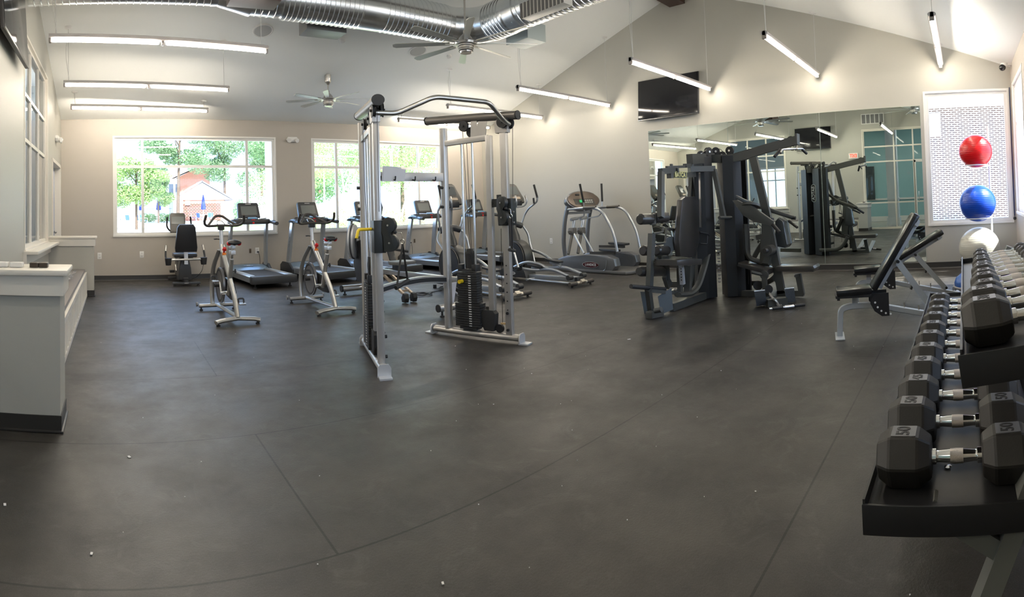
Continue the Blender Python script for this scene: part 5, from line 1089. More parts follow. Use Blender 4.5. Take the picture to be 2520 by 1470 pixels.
OFF = Vector((5.913, 2.062, 0.030)); a, c = V(*(5.757, 2.215, 0.030)), V(*(6.045, 1.881, 0.030))
b = B(); b.tube([a, c], .014, n=12); b.obj('bar_core', CHROME, r)
b = B(); b.tube([a.lerp(c, .08), a.lerp(c, .38)], .02, n=12); b.tube([a.lerp(c, .7), a.lerp(c, 1.0)], .02, n=12); b.obj('rubber_sleeve', RUBBER, r)
b = B(); b.tube([a.lerp(c, .42), a.lerp(c, .68)], .024, n=12); b.obj('swivel_sleeve', CHROME, r)
b = B(); ch = [V(*q) for q in ((6.350, 2.434, 0.098), (5.915, 2.220, 0.120), (5.977, 2.203, 0.080), (5.989, 2.195, 0.030), (5.904, 2.114, 0.040))]
path = roundpath(ch, .06); d_ = 0
for k in range(len(path) - 1):
    if (path[k + 1] - path[k]).length < .004: continue
    n_l = max(1, int((path[k + 1] - path[k]).length / .03))
    for j in range(n_l):
        p_ = path[k].lerp(path[k + 1], (j + .5) / n_l); ax = (path[k + 1] - path[k]).normalized().orthogonal() if j % 2 else (path[k + 1] - path[k]).normalized().cross(V(0, 0, 1))
        b.ringtube(p_, ax, .014, .0035, n=10, m=5)
b.obj('chain', STEEL, r, split=False); OFF = Vector((0, 0, 0))
# ================================================================ benches, dumbbell rack, balls
BSIL = mat('bench_silver_paint', (.52, .55, .57), .35, .4); BV = mat('bench_black_vinyl', (.012, .012, .013), .22)
def bench(o, d, ang, label, group='adjustable benches'):
    """o: front foot, d: direction towards the back end"""
    r = root('adjustable_bench', (*o, 0), math.atan2(d[1], d[0]), label, 'weight bench', group)      # local +x towards the rear
    b = B(); b.tube([(0, 0, .01), (.02, 0, .30), (.12, 0, .33), (.38, 0, .33), (1.5, 0, .055)], .035, rx=.03, n=12, rad=.1, prof=[(-1, -.8), (-.8, -1), (.8, -1), (1, -.8), (1, .8), (.8, 1), (-.8, 1), (-1, .8)], up=(0, 1, 0)); b.obj('spine_tube', BSIL, r)
    b = B(); b.box((0, 0, .008), (.10, .32, .014), bev=.004); b.obj('front_foot', BSIL, r)
    b = B(); b.tube([(1.48, -.3, .04), (1.48, .3, .04)], .03, n=12); b.obj('rear_foot', BSIL, r)
    b = B()
    for k in range(5): b.cyl((.72 + .16 * k, 0, .27 - .04 * k), (.72 + .16 * k, 0, .33 - .04 * k), .008, n=8)
    b.obj('ladder_peg', STEEL, r)
    b = B(); b.box((.18, 0, .40), (.06, .06, .1)); b.obj('seat_post', BSIL, r)
    b = B(); b.box((.17, 0, .50), (.38, .30, .07), roty(-.03), .02); se = b.obj('seat_pad', BV, r)
    b = B(); b.box((.16, 0, .452), (.38, .26, .03), bev=.004); b.box((.0, 0, .43), (.03, .24, .03)); b.obj('seat_frame', BLACK, se)
    b = B(); b.poly([(.34, .47), (.54, .47), (.54, .22), (.46, .22), (.38, .28), (.34, .36)], (0, -.10, 0), (1, 0, 0), (0, 0, 1), .008)
    b.poly([(.34, .47), (.54, .47), (.54, .22), (.46, .22), (.38, .28), (.34, .36)], (0, .10, 0), (1, 0, 0), (0, 0, 1), .008); sx = b.obj('angle_sector', BLACK, r)
    b = B()
    for k in range(5): a = math.radians(200 + 17 * k); b.cyl((.54 + .2 * math.cos(a) * .9 + .02, -.107, .44 + .2 * math.sin(a)), (.54 + .2 * math.cos(a) * .9 + .02, -.103, .44 + .2 * math.sin(a)), .011, n=10); b.cyl((.54 + .2 * math.cos(a) * .9 + .02, .107, .44 + .2 * math.sin(a)), (.54 + .2 * math.cos(a) * .9 + .02, .103, .44 + .2 * math.sin(a)), .011, n=10)
    b.obj('sector_hole', LOGO, r)
    c, s = math.cos(ang), math.sin(ang); bx = lambda t, h: V(.42 + t * c - h * s, 0, .47 + t * s + h * c)
    rot = roty(-ang)
    b = B(); b.box(bx(.47, .055), (.92, .29, .065), rot, .022); bp = b.obj('back_pad', BV, r)
    b = B(); b.box(bx(.9, .05), (.1, .25, .075), rot, .02); b.obj('pad_end', BV, bp)
    b = B(); b.box(bx(.48, -.005), (.86, .06, .05), rot); b.box(bx(.86, -.005), (.05, .2, .04), rot); b.obj('back_frame', BSIL, r)
    t = .40 if ang > .7 else .46; p0 = bx(t, -.03); p1 = V(1.08 if ang > .7 else 1.25, 0, .18)
    b = B()
    for y in (-.06, .06): b.beam(p0 + V(0, y, 0), p1 + V(0, y, -.02), .012, .065)
    b.obj('support_strut', BSIL, r)
    b = B()
    for q in (p0, p1): b.cyl(q + V(0, -.08, 0), q + V(0, .08, 0), .018, n=12)
    r.scale = (.84,) * 3; b.obj('pivot_bolt', BLACK, r); b = B(); b.box(p0.lerp(p1, .45) + V(-.03, 0, 0), (.02, .05, .1), roty(.4)); b.obj('strut_handle', RUBBER, r)
    return r
bench((4.80, 1.17), (.26, -.96), 1.0, 'silver and black adjustable bench nearer the viewer, back set steep')
bench((6.15, 1.28), (.22, -.97), .50, 'silver and black adjustable bench nearer the mirrors, back set low')

# hex dumbbells
HEXM = mat('dark_urethane_hex', (.020, .0175, .0145), .5, bump=.05, bscale=300); HEXT = mat('embossed_number_field', (.15, .15, .155), .4)
HND = mat('chrome_handle', (.85, .84, .82), .12, 1); KNURL = mat('knurled_chrome', (.6, .54, .47), .35, .95, bump=.5, bscale=900)
def dumbbell(hw, hl, gap, num):
    """axis along y, centred, hexagonal heads of across-flats hw and length hl"""
    r = root('dumbbell', (0, 0, 0), 0, 'dumbbell', 'dumbbell'); R = hw / 2 / math.cos(PI / 6)
    for s in (-1, 1):
        yc = s * (gap / 2 + hl / 2); k = .70; b = B()
        rings = []
        for y, q in ((-hl / 2, k), (-hl / 2 + hl * .24, 1), (hl / 2 - hl * .24, 1), (hl / 2, k)):
            rings.append([b.bm.verts.new((R * q * math.sin(PI / 6 + a * PI / 3), yc + y, R * q * math.cos(PI / 6 + a * PI / 3))) for a in range(6)])
        b.skin(rings); bmesh.ops.bevel(b.bm, geom=b.bm.edges[:], offset=.004, segments=1, affect='EDGES'); hd = b.obj('hex_head', HEXM, r, flat=True)
        b = B(); z = hw / 2; b.poly(rbox(R * .8, hl * .46, .003), (0, yc, z + .0005), (1, 0, 0), (0, 1, 0), .003); pl = b.obj('number_field', HEXT, hd)
        text('number', num, hl * .36, HEXM, pl, (0, yc, z + .0022), (0, s, 0), (-s, 0, 0), .0012, bold=.0006) if False else text('number', num, R * .66, HEXM, pl, (0, yc, z + .0022), (1, 0, 0), (0, 1, 0), .0012, bold=.0006)
    b = B(); g = gap / 2; b.lathe((0, -g, 0), (0, 1, 0), [(0, .020), (.012, .020), (.014, .015), (.02, .0145), (g * .75, .0175), (g, .0185), (g * 1.25, .0175), (2 * g - .02, .0145), (2 * g - .014, .015), (2 * g - .012, .020), (2 * g, .020)], n=20); h = b.obj('handle', HND, r)
    b = B(); b.lathe((0, -g * .26, 0), (0, 1, 0), [(0, .0186), (g * .26, .0194), (g * .52, .0186)], n=20, cap=False); b.obj('knurled_grip', KNURL, h)
    return r
RACKM = mat('rack_black_paint', (.016, .016, .017), .42); RACKS = mat('rack_grey_green_leg', (.22, .225, .205), .35, .3)
rk = root('dumbbell_rack', (2.2, -.1, 0), 0, 'long two-tier black dumbbell rack with grey legs in the near corner', 'rack')
OFF = Vector((2.2, -.1, 0))
TL = dict(z=.512, y0=.275, y1=-.20, x0=1.30, x1=4.0, tilt=.0); TU = dict(z=.925, y0=.02, y1=-.36, x0=1.20, x1=2.85, tilt=.10)
def tray(t):
    w = t['y0'] - t['y1']; ym = (t['y0'] + t['y1']) / 2; dz = math.tan(t['tilt']) * w; xm, L = (t['x0'] + t['x1']) / 2, t['x1'] - t['x0']
    R_ = rotx(-t['tilt']); b = B(); b.box((xm, ym, t['z']), (L, w, .006), R_)
    f = R_ @ V(0, w / 2, 0); b.box(V(xm, ym, t['z']) + f + V(0, 0, .012), (L, .006, .05)); b.box(V(xm, ym, t['z']) - f + V(0, 0, .03), (L, .006, .08))
    for x in (t['x0'], t['x1']): b.box((x, ym, t['z'] - .012), (.008, w + .01, .075), R_, .002)
    o = b.obj('shelf_tray', RACKM, rk); return o
tray(TL); tray(TU)
for x in (1.38, 3.6):
    b = B(); b.beam((x, .12, .0), (x, -.18, .46), .07, .05) if False else None
    b = B(); b.beam((x, .07, .06), (x, -.30, .90), .05, .075, up=(1, 0, 0)); b.obj('slanted_post', RACKS, rk)
    b = B(); b.beam((x, .32, .04), (x, -.52, .04), .06, .06, bev=.004); b.obj('floor_foot', RACKS, rk)
    b = B(); b.beam((x, .12, .50), (x, -.08, .36), .05, .05); b.obj('diagonal_brace', RACKS, rk)
b = B(); b.beam((1.42, -.3, .16), (3.6, -.3, .16), .05, .05); b.obj('rear_crossbar', RACKS, rk)
OFF = Vector((0, 0, 0))
protos = {}
def put(num, loc, hw, hl, gap, label, group):
    if num not in protos: protos[num] = d = dumbbell(hw, hl, gap, num)
    else: d = copy_tree(protos[num])
    d.location = loc; d['label'] = label; d['group'] = group; return d
ordw = ['nearest', 'second', 'third', 'fourth', 'fifth', 'sixth', 'seventh', 'eighth', 'ninth', 'tenth', 'eleventh', 'twelfth']
lower = [('50', .135), ('50', .135), ('45', .130), ('45', .130), ('40', .125), ('40', .125), ('35', .120), ('35', .120), ('30', .112), ('30', .112), ('30', .112)]
x = 1.45
for k, (n_, hw) in enumerate(lower):
    put(n_, (x, .047, TL['z'] + .004 + hw / 2), hw, hw * .92 + .02, .135, 'hex dumbbell marked %s on the lower tier, %s from the near end' % (n_, ordw[k]), 'dumbbells on the lower tier'); x += hw / .866 + .062
upper = [('30', .112), ('30', .112), ('25', .105), ('25', .105), ('20', .098), ('20', .098), ('15', .09), ('15', .09), ('12', .084), ('12', .084), ('10', .076), ('10', .076)]
x = 1.33
for k, (n_, hw) in enumerate(upper):
    key = n_; d = put(key, (x, -.175, TU['z'] + .006 + hw / 2), hw, hw * .9, .135, 'small hex dumbbell marked %s on the upper tier, %s from the near end' % (n_, ordw[k]), 'dumbbells on the upper tier')
    d.rotation_euler = (-TU['tilt'], 0, 0); x += hw / .866 + .012
b = B(); b.lathe((1.52, .075, .516), (0, 0, 1), [(0, .011), (.004, .011), (.006, .005)], n=14); tag(b.obj('rack_screw', CHROME), 'small bright screw head on the lower tray below the nearest dumbbell handle', 'screw')
# ball tree in the corner
BX, BY = 8.38, -.22
bt = root('ball_stand', (BX, BY, 0), 0, 'thin white vertical ball stand in the corner by the right-hand window', 'ball rack')
WM = mat('white_stand_paint', (.75, .76, .78), .35)
b = B(); b.tube([(.30, -.22, .02), (.30, -.22, 2.3)], .016, n=10); b.obj('pole', WM, bt)
for z, R_ in ((.09, .15), (.84, .2), (1.66, .18)):
    b = B(); b.ringtube((0, 0, z), (0, 0, 1), R_, .008, n=32); b.tube([(R_ * .8, -R_ * .6, z), (.30, -.22, z)], .01, n=8); b.obj('ball_ring', WM, bt)
b = B()
for a in (0, 2.1, 4.2): b.tube([(.1, -.1, .03), (.1 + .33 * math.cos(a + .6), -.1 + .3 * math.sin(a + .6), .015)], .014, n=8)
b.tube([(.1, -.1, .02), (.1, -.1, .13)], .012, n=8); b.obj('stand_foot', mat('grey_stand_foot', (.3, .3, .3), .4), bt)
def ball(x, y, z, R_, m, label):
    b = B(); b.sph((0, 0, 0), R_, u=48, v=32)
    o = b.obj('exercise_ball', m); o.location = (x, y, z); tag(o, label, 'exercise ball', 'stability balls on the stand')
def ribbed(name, col):
    m = mat(name, col, .3); n = m.node_tree; w_ = n.nodes.new('ShaderNodeTexWave'); w_.wave_type = 'BANDS'; w_.bands_direction = 'Z'; w_.inputs['Scale'].default_value = 11
    tc_ = n.nodes.new('ShaderNodeTexCoord'); b_ = n.nodes.new('ShaderNodeBump'); b_.inputs['Strength'].default_value = .12; b_.inputs['Distance'].default_value = .01
    n.links.new(tc_.outputs['Object'], w_.inputs[0]); n.links.new(w_.outputs['Fac'], b_.inputs['Height']); n.links.new(b_.outputs[0], n.nodes['Principled BSDF'].inputs['Normal']); return m
ball(BX, BY, 1.87, .262, ribbed('red_ball_vinyl', (.55, .005, .008)), 'glossy red exercise ball high on the corner stand')
ball(BX, BY, 1.07, .285, ribbed('blue_ball_vinyl', (.005, .06, .45)), 'glossy blue exercise ball on the corner stand below the red one')
ball(BX, BY, .38, .32, ribbed('pale_grey_ball_vinyl', (.5, .49, .43)), 'large pale grey exercise ball at the foot of the corner stand')
r = root('balance_trainer', (7.0, -.13, 0), 0, 'blue half-dome balance trainer on the floor beyond the dumbbell rack', 'balance trainer')
b = B(); b.lathe((0, 0, .0), (0, 0, 1), [(0, .28), (.015, .30), (.05, .31), (.06, .30)], n=40); b.obj('base_disc', mat('grey_disc', (.25, .25, .27), .4), r)
b = B(); b.lathe((0, 0, .055), (0, 0, 1), [(0, .29), (.04, .295), (.1, .27), (.16, .2), (.19, .12), (.205, .03), (.206, .001)], n=40); b.obj('dome', mat('translucent_blue_vinyl', (.02, .12, .5), .22), r)
r = root('blind_wand', (8.93, YB + .03, 2.2), 0, 'thin dark hanging rod with a round knob at the far right window', 'rod')
b = B(); b.cyl((0, 0, .75), (0, 0, -1.38), .009, n=8); b.obj('rod', mat('navy_rod', (.01, .02, .08), .4), r); b = B(); b.sph((0, 0, -1.42), .028); b.obj('knob', BLACK, r)
# small things on the half wall and bench
for k, x in enumerate((-.98, -.90, -.79, -.68)):
    if k == 3: x = -.70
    b = B(); b.poly(rbox(.085, .075, .012), (0, 0, .016), (1, 0, 0), (0, 1, 0), .03, bev=.005); o = b.obj('white_box', mat('glossy_white_box', (.78, .76, .72), .25)); o.location = (-.62 - .095 * k, 3.43, .9785)
    tag(o, 'small glossy white lidded box on the near half wall, %s from the dark one' % ['first', 'second', 'third', 'fourth'][k], 'box', 'small white boxes on the half wall')
r = root('dark_organizer', (-.475, 3.43, .9785), 0, 'small dark brown divided box on the near half wall cap', 'box')
b = B()
for x in (-.03, .03): b.poly(rbox(.056, .075, .008), (x, 0, .016), (1, 0, 0), (0, 1, 0), .03, bev=.004)
b.obj('compartment', mat('dark_brown_plastic', (.05, .035, .025), .35), r)
b = B(); rng = random.Random(2); nx, ny = 10, 22
vs = [[b.bm.verts.new((-.25 + .3 * i / nx + .03 * math.sin(j * .6), -.5 + 1.0 * j / ny, .012 + .02 * rng.random() + (.035 if i in (0, nx) else 0))) for j in range(ny + 1)] for i in range(nx + 1)]
for i in range(nx):
    for j in range(ny): b.bm.faces.new((vs[i][j], vs[i + 1][j], vs[i + 1][j + 1], vs[i][j + 1]))
o = b.obj('plastic_sheet', mat('clear_plastic_film', (.72, .72, .72), .15)); o.location = (-.62, 7.6, .447); tag(o, 'crumpled clear plastic sheet lying on the far end of the low bench', 'plastic sheet')
_m = MATS['clear_plastic_film'].node_tree.nodes['Principled BSDF']; _m.inputs['Alpha'].default_value = .45
# crumbs on the rubber floor
b = B(); rng = random.Random(11)
for k in range(90):
    a = rng.uniform(-.1, 1.5); d = rng.uniform(1.6, 8) ; x, y = d * math.sin(a), d * math.cos(a)
    if x < -.2 or x > 8.5 or y > 9: continue
    s = rng.uniform(.002, .005) * (1.6 if k % 17 == 0 else 1); b.box((x, y, .003), (s, s * rng.uniform(.5, 1.6), .003), rotz(rng.uniform(0, 3)))
for px_, s in (((0.074, 2.975, 0.000), .022), ((-0.095, 2.138, 0.000), .016), ((-0.497, 2.447, 0.000), .02), ((1.065, 1.599, 0.000), .013), ((4.199, 3.047, 0.000), .03)): b.box((px_[0], px_[1], .003), (s, s * .6, .003), rotz(s * 90))
tag(b.obj('floor_crumbs', PAPER, split=False), 'tiny white crumbs scattered over the dark rubber floor', 'debris', kind='stuff')
# ================================================================ outside
def ground_z(y): return -.05 + max(0, y - YD) * .0155
PAVE = mat('sunlit_pale_concrete', (.55, .54, .51), .8, noise=.08, nscale=1.2)
b = B(); b.quad((-40, YD + .15, -.05), (60, YD + .15, -.05), (140, 130, ground_z(130)), (-90, 130, ground_z(130))); struct(b.obj('ground', PAVE))
b = B(); b.quad((XR + .15, -14, -.08), (40, -14, -.08), (40, YD + .15, -.08), (XR + .15, YD + .15, -.08)); struct(b.obj('ground_side', PAVE))
b = B(); b.quad((XL - .15, -20, -.08), (XR + .15, -20, -.08), (XR + .15, YB - .15, -.08), (XL - .15, YB - .15, -.08)); struct(b.obj('ground_front', PAVE))
GRASS = mat('sunlit_lawn', (.22, .36, .09), .9, noise=.3, nscale=3)
b = B()
P = [(5.2, 19), (30, 15), (36, 40), (8, 44)]; b.bm.faces.new([b.bm.verts.new((x, y, ground_z(y) + .02)) for x, y in P]); tag(b.obj('lawn', GRASS), 'bright sunlit lawn outside the right window', 'lawn', kind='stuff')
def leafmat(name, c1, c2):
    m = bpy.data.materials.new(name); m.use_nodes = True; n = m.node_tree; p = n.nodes['Principled BSDF']; p.inputs['Roughness'].default_value = .6
    t = n.nodes.new('ShaderNodeTexNoise'); t.inputs['Scale'].default_value = 1.2; t.inputs['Detail'].default_value = 6; tc_ = n.nodes.new('ShaderNodeTexCoord'); r_ = n.nodes.new('ShaderNodeMixRGB')
    r_.inputs[1].default_value = (*c1, 1); r_.inputs[2].default_value = (*c2, 1); n.links.new(tc_.outputs['Object'], t.inputs['Vector']); n.links.new(t.outputs['Fac'], r_.inputs[0]); n.links.new(r_.outputs[0], p.inputs['Base Color'])
    tr = n.nodes.new('ShaderNodeBsdfTranslucent'); n.links.new(r_.outputs[0], tr.inputs[0]); mx = n.nodes.new('ShaderNodeMixShader'); mx.inputs[0].default_value = .4
    n.links.new(p.outputs[0], mx.inputs[1]); n.links.new(tr.outputs[0], mx.inputs[2]); n.links.new(mx.outputs[0], n.nodes['Material Output'].inputs[0]); return m
LEAF1 = leafmat('fresh_green_leaves', (.17, .30, .09), (.42, .55, .24)); LEAF2 = leafmat('pine_green_leaves', (.12, .23, .10), (.32, .46, .26)); LEAF3 = leafmat('yellow_green_leaves', (.25, .42, .12), (.5, .65, .28))
LEAF4 = leafmat('copper_bush_leaves', (.5, .3, .08), (.65, .45, .15))
BARK = mat('grey_brown_bark', (.10, .07, .05), .9, noise=.3, nscale=6); BARK2 = mat('pale_tan_bark', (.55, .48, .36), .8, noise=.2, nscale=5); PINK = mat('pink_blossom', (.8, .1, .25), .6)
def leaves(b, c, rad, n, size, rng, flat=1.0):
    n = int(n * 3.6); size = size * .42
    for _ in range(n):
        while True:
            p = Vector((rng.uniform(-1, 1), rng.uniform(-1, 1), rng.uniform(-1, 1)))
            if .35 < p.length < 1: break
        q = Vector(c) + Vector((p.x * rad[0], p.y * rad[1], p.z * rad[2])); s = size * rng.uniform(.6, 1.3)
        u = Vector((rng.uniform(-1, 1), rng.uniform(-1, 1), rng.uniform(-.6, .6))).normalized(); v = u.orthogonal().normalized(); v = (Matrix.Rotation(rng.uniform(0, 6.28), 3, u) @ v)
        b.bm.faces.new([b.bm.verts.new(q + u * s * a + v * s * .5 * h) for a, h in ((-1, 0), (0, -1), (1, 0), (0, 1))])
def tree(nm, x, y, h, trunk, clumps, m, bark, label, seed, n=260, size=.22, cat='tree', group='trees outside the windows', lean=0):
    rng = random.Random(seed); z0 = ground_z(y) if y > YD else -.08; r = root(nm, (x, y, z0), 0, label, cat, group)
    b = B(); top = h * .75
    if trunk:
        b.tube([(0, 0, 0), (lean * .4, 0, top * .5), (lean, 0, top)], [trunk, trunk * .75, trunk * .45], n=8)
        for k in range(5):
            a = rng.uniform(0, 6.28); zz = h * rng.uniform(.4, .65); b.tube([(lean * zz / top, 0, zz), (lean + h * .14 * math.cos(a), h * .14 * math.sin(a), zz + h * .16)], [trunk * .4, trunk * .15], n=6)
        b.obj('trunk', bark, r, split=False)
    b = B()
    for cx, cz, rx_, rz_ in clumps: leaves(b, (cx, rng.uniform(-.8, .8), cz), (rx_, rx_, rz_), n, size, rng)
    b.obj('foliage', m, r, split=False); return r
# trees: x offsets of clumps in metres
def cl(rng, w, z0, z1, k, r0): return [(rng.uniform(-w, w), rng.uniform(z0, z1), r0 * rng.uniform(.7, 1.2), r0 * rng.uniform(.45, .8)) for _ in range(k)]
R1 = random.Random(5)
tree('deciduous_tree', 1.6, 38, 6.5, .1, cl(R1, 1.5, 2.0, 4.6, 14, 1.0), LEAF1, BARK, 'fresh green tree at the left side of the left window', 1, 300, .2)
tree('pine_tree', 5.95, 50, 13, .17, cl(R1, 2.8, 5.6, 12, 22, 1.3), LEAF2, BARK, 'tall pine with a bare trunk in front of the brick block', 2, 330, .3, lean=.35)
tree('pine_tree', 13.8, 66, 16, .2, cl(R1, 3.5, 5.0, 15, 26, 1.7), LEAF2, BARK, 'broad pine behind the pool hut, right half of the left window', 3, 330, .28)
tree('pine_tree', 18.6, 66, 15, .2, cl(R1, 1.8, 4.4, 14, 14, 1.6), LEAF2, BARK, 'pine at the right edge of the left window', 4, 300, .26)
tree('deciduous_tree', 4.4, 53, 7, .1, cl(R1, 1.0, 2.0, 5.4, 10, .9), LEAF1, BARK, 'small leafy tree left of the brick block', 6, 260, .22)
tree('round_shrub', 12.7, 54, 2.6, 0, [(0, 1.2, .7, 1.2)], LEAF2, BARK, 'dark green round shrub right of the pool hut', 7, 400, .2, 'shrub', 'shrubs outside')
for x, y, w in ((5.4, 55, 'left of the hut'), (3.4, 55, 'by the pool fence')): tree('round_shrub', x, y, 1.6, 0, [(-.35, .5, .7, .5), (.45, .5, .6, .45)], LEAF1, BARK, 'low clipped green shrub %s' % w, int(x * 7), 260, .16, 'shrub', 'shrubs outside')
def myrtle(x, y, label, seed):
    rng = random.Random(seed); z0 = ground_z(y); r = root('crape_myrtle', (x, y, z0), 0, label, 'tree', 'crape myrtles outside the right window'); b = B()
    for k in range(8):
        a = rng.uniform(0, 6.28); dx, dy = .9 * math.cos(a), .9 * math.sin(a); b.tube([(dx * .15, dy * .15, 0), (dx * .5, dy * .5, 1.3), (dx * 1.1, dy * 1.1, 2.6), (dx * 1.6, dy * 1.6, 3.6)], [.05, .04, .03, .015], n=6)
    b.obj('stem', BARK2, r, split=False)
    b = B()
    for cx, cz, rx_, rz_ in cl(rng, 1.6, 2.5, 4.8, 9, 1.0): leaves(b, (cx, rng.uniform(-1, 1), cz), (rx_, rx_, rz_), 230, .10, rng)
    b.obj('foliage', LEAF3 if seed % 2 else LEAF1, r, split=False)
    b = B()
    for _ in range(9): q = (rng.uniform(-1.7, 1.7), rng.uniform(-1.2, 0), rng.uniform(2.2, 4.4)); leaves(b, q, (.09, .09, .09), 10, .05, rng)
    b.obj('pink_blossom', PINK, r, split=False)
myrtle(8.0, 19.5, 'crape myrtle with pink blossom at the left of the right window', 11); myrtle(10.6, 18.6, 'crape myrtle with pink blossom behind the cable machine beam', 12)
myrtle(13.0, 19.5, 'crape myrtle with pale stems at the right of the right window', 13); myrtle(11.5, 25, 'farther crape myrtle in the middle of the right window', 14); myrtle(9.2, 27, 'farther crape myrtle, partly hidden at the left of the right window', 15)
tree('deciduous_tree', 14.5, 40, 9, .2, cl(R1, 3.5, 2.5, 8, 14, 2.0), LEAF2, BARK, 'blue-green tree far behind the crape myrtles', 21, 280, .24)
tree('deciduous_tree', 22.5, 38, 9, .2, cl(R1, 3.5, 3.5, 8.5, 12, 1.8), LEAF1, BARK, 'leafy green tree at the far right of the right window', 22, 280, .22)
tree('round_shrub', 8.6, 24.5, 3, 0, [(0, 2.0, .5, .6)], LEAF4, BARK, 'copper orange shrub at the left edge of the right window', 23, 300, .10, 'shrub', 'shrubs outside')
for x, y, s in ((6.9, 15.8, 31), (9.1, 15.5, 32), (11.3, 15.9, 33)):
    tree('loose_shrub', x, y, 1.8, 0, [(-.6, .5, .8, .6), (.5, .55, .8, .6), (0, .95, .7, .5)], LEAF3, BARK, 'sunlit yellow-green shrub right below the right window, %s' % {31: 'leftmost', 32: 'middle', 33: 'rightmost'}[s], s, 330, .08, 'shrub', 'shrubs outside')
# brick block, pool hut, fence, parasols, tables
def brick(name, c1, c2, mortar, sc=1, bw=.24, rh=.08, ms=.012):
    m = bpy.data.materials.new(name); m.use_nodes = True; n = m.node_tree; p = n.nodes['Principled BSDF']; p.inputs['Roughness'].default_value = .85
    t = n.nodes.new('ShaderNodeTexBrick'); t.inputs['Scale'].default_value = sc; t.inputs['Brick Width'].default_value = bw; t.inputs['Row Height'].default_value = rh; t.inputs['Mortar Size'].default_value = ms
    t.inputs['Color1'].default_value = (*c1, 1); t.inputs['Color2'].default_value = (*c2, 1); t.inputs['Mortar'].default_value = (*mortar, 1)
    g_ = n.nodes.new('ShaderNodeNewGeometry'); sx_ = n.nodes.new('ShaderNodeSeparateXYZ'); cx_ = n.nodes.new('ShaderNodeCombineXYZ'); ad = n.nodes.new('ShaderNodeMath'); ad.operation = 'ADD'
    n.links.new(g_.outputs['Position'], sx_.inputs[0]); n.links.new(sx_.outputs['X'], ad.inputs[0]); n.links.new(sx_.outputs['Y'], ad.inputs[1]); n.links.new(ad.outputs[0], cx_.inputs['X']); n.links.new(sx_.outputs['Z'], cx_.inputs['Y'])
    n.links.new(cx_.outputs[0], t.inputs['Vector']); n.links.new(t.outputs['Color'], p.inputs['Base Color']); return m
BR1 = brick('red_brick', (.50, .17, .10), (.42, .14, .08), (.55, .4, .33)); ROOFG = mat('grey_shingle_roof', (.28, .30, .36), .8, noise=.2, nscale=4); CREAM = mat('cream_siding', (.7, .66, .58), .6)
z6 = ground_z(72); r = root('brick_apartment_block', (10.0, 72, z6), .0, 'two-storey red brick block behind the pine trunk, left window', 'building')
b = B(); b.poly([(-1.3, 0), (3.0, 0), (3.0, 7.4), (2.6, 7.5), (-1.3, 5.6)], (0, 4, 0), (1, 0, 0), (0, 0, 1), 8); b.obj('brick_wall', BR1, r); b = B(); b.box((-1.9, 3.0, 2.7), (1.4, 6, 5.4)); b.obj('stair_bay', CREAM, r)
b = B(); b.poly([(-2.9, 5.1), (3.0, 7.7), (3.4, 7.5), (3.4, 7.8), (3.0, 8.1), (-2.9, 5.5)], (0, 2.8, 0), (1, 0, 0), (0, 0, 1), 9); b.obj('roof', CREAM, r)
for z in (.6, 3.0):
    for x in (-2.3, -1.4): b = B(); b.box((x, -.02, z + .8), (.6, .1, 1.7)); b.obj('window', mat('dark_far_window', (.12, .15, .2), .2), r)
z6 = ground_z(60); r = root('pool_hut', (6.3, 60, z6), .0, 'low brick pool hut with a grey gable roof and pierced brick screen', 'building')
b = B(); b.box((3.7, 2.2, 1.2), (5.0, 3.6, 2.4)); b.obj('brick_wall', BR1, r)
SCR = brick('pierced_brick_screen', (.55, .20, .13), (.48, .17, .11), (.05, .02, .02), 1, .34, .17, .035)
b = B(); b.box((3.6, .36, 1.0), (4.4, .1, 1.9)); b.obj('screen_wall', SCR, r)
b = B(); b.box((1.15, .9, 1.2), (.7, 1.3, 2.4)); b.obj('pink_pier', mat('pale_pink_wall', (.75, .5, .42), .7), r)
b = B(); b.poly([(.3, 2.35), (3.7, 4.3), (7.1, 2.35)], (0, .35, 0), (1, 0, 0), (0, 0, 1), .12); b.obj('gable', CREAM, r)
b = B()
for q in ((.1, 2.3, 3.75, 4.42), (7.3, 2.3, 3.65, 4.42)):
    b.poly([(q[0], q[1]), (q[2], q[3]), (q[2], q[3] + .12), (q[0], q[1] + .12)], (0, 2.2, 0), (1, 0, 0), (0, 0, 1), 4.2)
b.obj('roof', ROOFG, r)
b = B(); b.box((6.6, .6, 1.1), (.9, .3, 2.2)); b.obj('side_fence', mat('pale_grey_boards', (.5, .5, .5), .7), r)
b = B(); b.box((2.0, .28, 2.0), (.55, .2, .45)); b.obj('light_box', WHITE, r)
NAVY = mat('navy_parasol_cloth', (.02, .04, .32), .7)
for x, yy, lab in ((2.97, 58, 'leftmost closed navy parasol'), (4.76, 57, 'closed navy parasol left of the pool hut'), (9.25, 55.2, 'closed navy parasol before the brick screen')):
    z = ground_z(yy); r = root('closed_parasol', (x, yy, z), 0, lab, 'parasol', 'closed parasols by the pool')
    b = B(); b.cyl((0, 0, 0), (0, 0, 2.9), .035, n=8); b.obj('pole', WHITE, r)
    b = B(); b.lathe((0, 0, 1.25), (0, 0, 1), [(0, .22), (.1, .27), (.5, .24), (1.2, .13), (1.55, .05), (1.6, .01)], n=10); b.obj('canopy', NAVY, r)
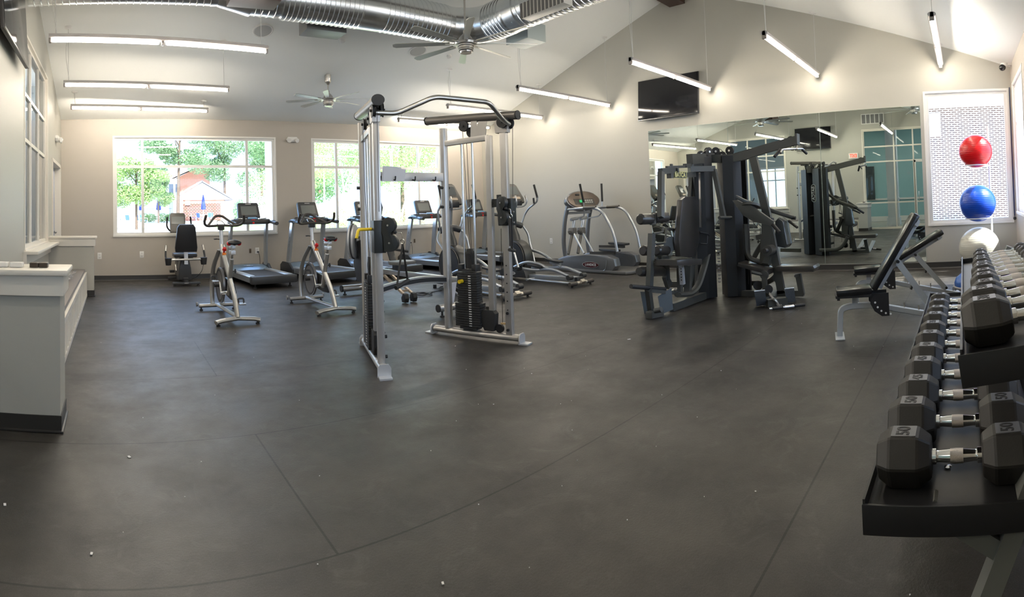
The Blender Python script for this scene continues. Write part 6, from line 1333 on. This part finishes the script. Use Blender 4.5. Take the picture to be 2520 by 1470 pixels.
def cafe(x, y, label, seed):
    rng = random.Random(seed); z = ground_z(y); r = root('patio_table', (x, y, z), 0, 'white round ' + label + ' table outside the left window', 'table', 'patio tables by the pool')
    b = B(); b.disc((0, 0, .72), (0, 0, 1), .5, .04, 20); b.cyl((0, 0, 0), (0, 0, .72), .04, n=8); b.obj('table_top', WHITE, r)
    for k, (dx, dy) in enumerate(((-.9, 0), (.9, .1), (-.35, -.85), (.5, -.8))):
        c = root('patio_chair', (x + dx, y + dy, z), rng.uniform(0, 6), 'white patio chair with blue sling, %s %s table' % (['left of the', 'right of the', 'front left of the', 'front right of the'][k], label), 'chair', 'patio chairs by the pool')
        b = B()
        for sx_ in (-.24, .24): b.tube([(sx_, -.24, 0), (sx_, -.24, .62), (sx_, .24, .62), (sx_, .24, 0)], .02, n=6); b.tube([(sx_, .2, .4), (sx_, .3, .95)], .02, n=6)
        b.obj('chair_frame', WHITE, c); b = B(); b.box((0, 0, .42), (.46, .46, .03)); b.box((0, .26, .68), (.46, .03, .46), rotx(-.2)); b.obj('blue_sling', mat('blue_sling_cloth', (.05, .12, .5), .6), c)
cafe(9.3, 56.5, 'middle pool', 3); cafe(1.7, 47, 'left pool', 4)
FEN = mat('dark_iron_fence', (.10, .11, .13), .5)
r = root('iron_fence', (0, 0, 0), 0, 'low iron picket fence behind the pool deck, left window', 'fence'); b = B(); y = 59
for k in range(25): x = 2.1 + k * .17; b.box((x, y, ground_z(y) + .75), (.025, .02, 1.5))
for zz in (.2, 1.4): b.box((4.2, y, ground_z(y) + zz), (4.3, .04, .04))
b.obj('picket', FEN, r, split=False)
b = B(); b.box((7.35, 58.5, ground_z(58) + .45), (.7, .6, .9), bev=.05); tag(b.obj('storage_bin', mat('navy_bin', (.03, .05, .2), .5)), 'dark blue storage bin at the left corner of the pool hut', 'bin')
b = B(); b.poly([(0, .1), (3.6, .1), (3.6, 2.3), (3.2, 2.6), (1.0, 2.6), (.6, 2.2), (0, 1.7)], (13.8, 57, ground_z(58)), (1, 0, 0), (0, 0, 1), 2.2, bev=.15); tag(b.obj('white_van', mat('white_van_paint', (.8, .8, .8), .3)), 'white van parked right of the pool hut, left window', 'van')
# porch post seen at the right end of each window
b = B(); b.box((3.93, 13.3, 1.7), (.13, .13, 3.6)); tag(b.obj('porch_post', WHITE), 'white porch post outside the right end of the left window', 'post')
# neighbouring brick wing seen through the corner window
BR2 = brick('pale_brown_brick', (.17, .115, .095), (.12, .08, .07), (.7, .68, .64), 1, .25, .09, .02)
r = root('brick_wing', (24, -.8, -.08), 0, 'sunlit brick wing with a small window, outside the corner window', 'building')
b = B(); b.box((.15, 1.0, 2.5), (.3, 10, 5.0)); b.obj('brick_wall', BR2, r); b = B(); b.box((-.25, 1.0, 5.4), (1.2, 10.4, .8)); b.obj('eave', WHITE, r)
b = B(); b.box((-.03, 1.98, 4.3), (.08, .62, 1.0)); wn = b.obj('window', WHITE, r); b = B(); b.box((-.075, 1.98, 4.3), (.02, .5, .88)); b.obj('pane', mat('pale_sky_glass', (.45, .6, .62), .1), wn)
b = B(); b.box((-.02, -1.4, 1.3), (.06, .4, 1.0)); b.obj('louvre', NAVY, r)
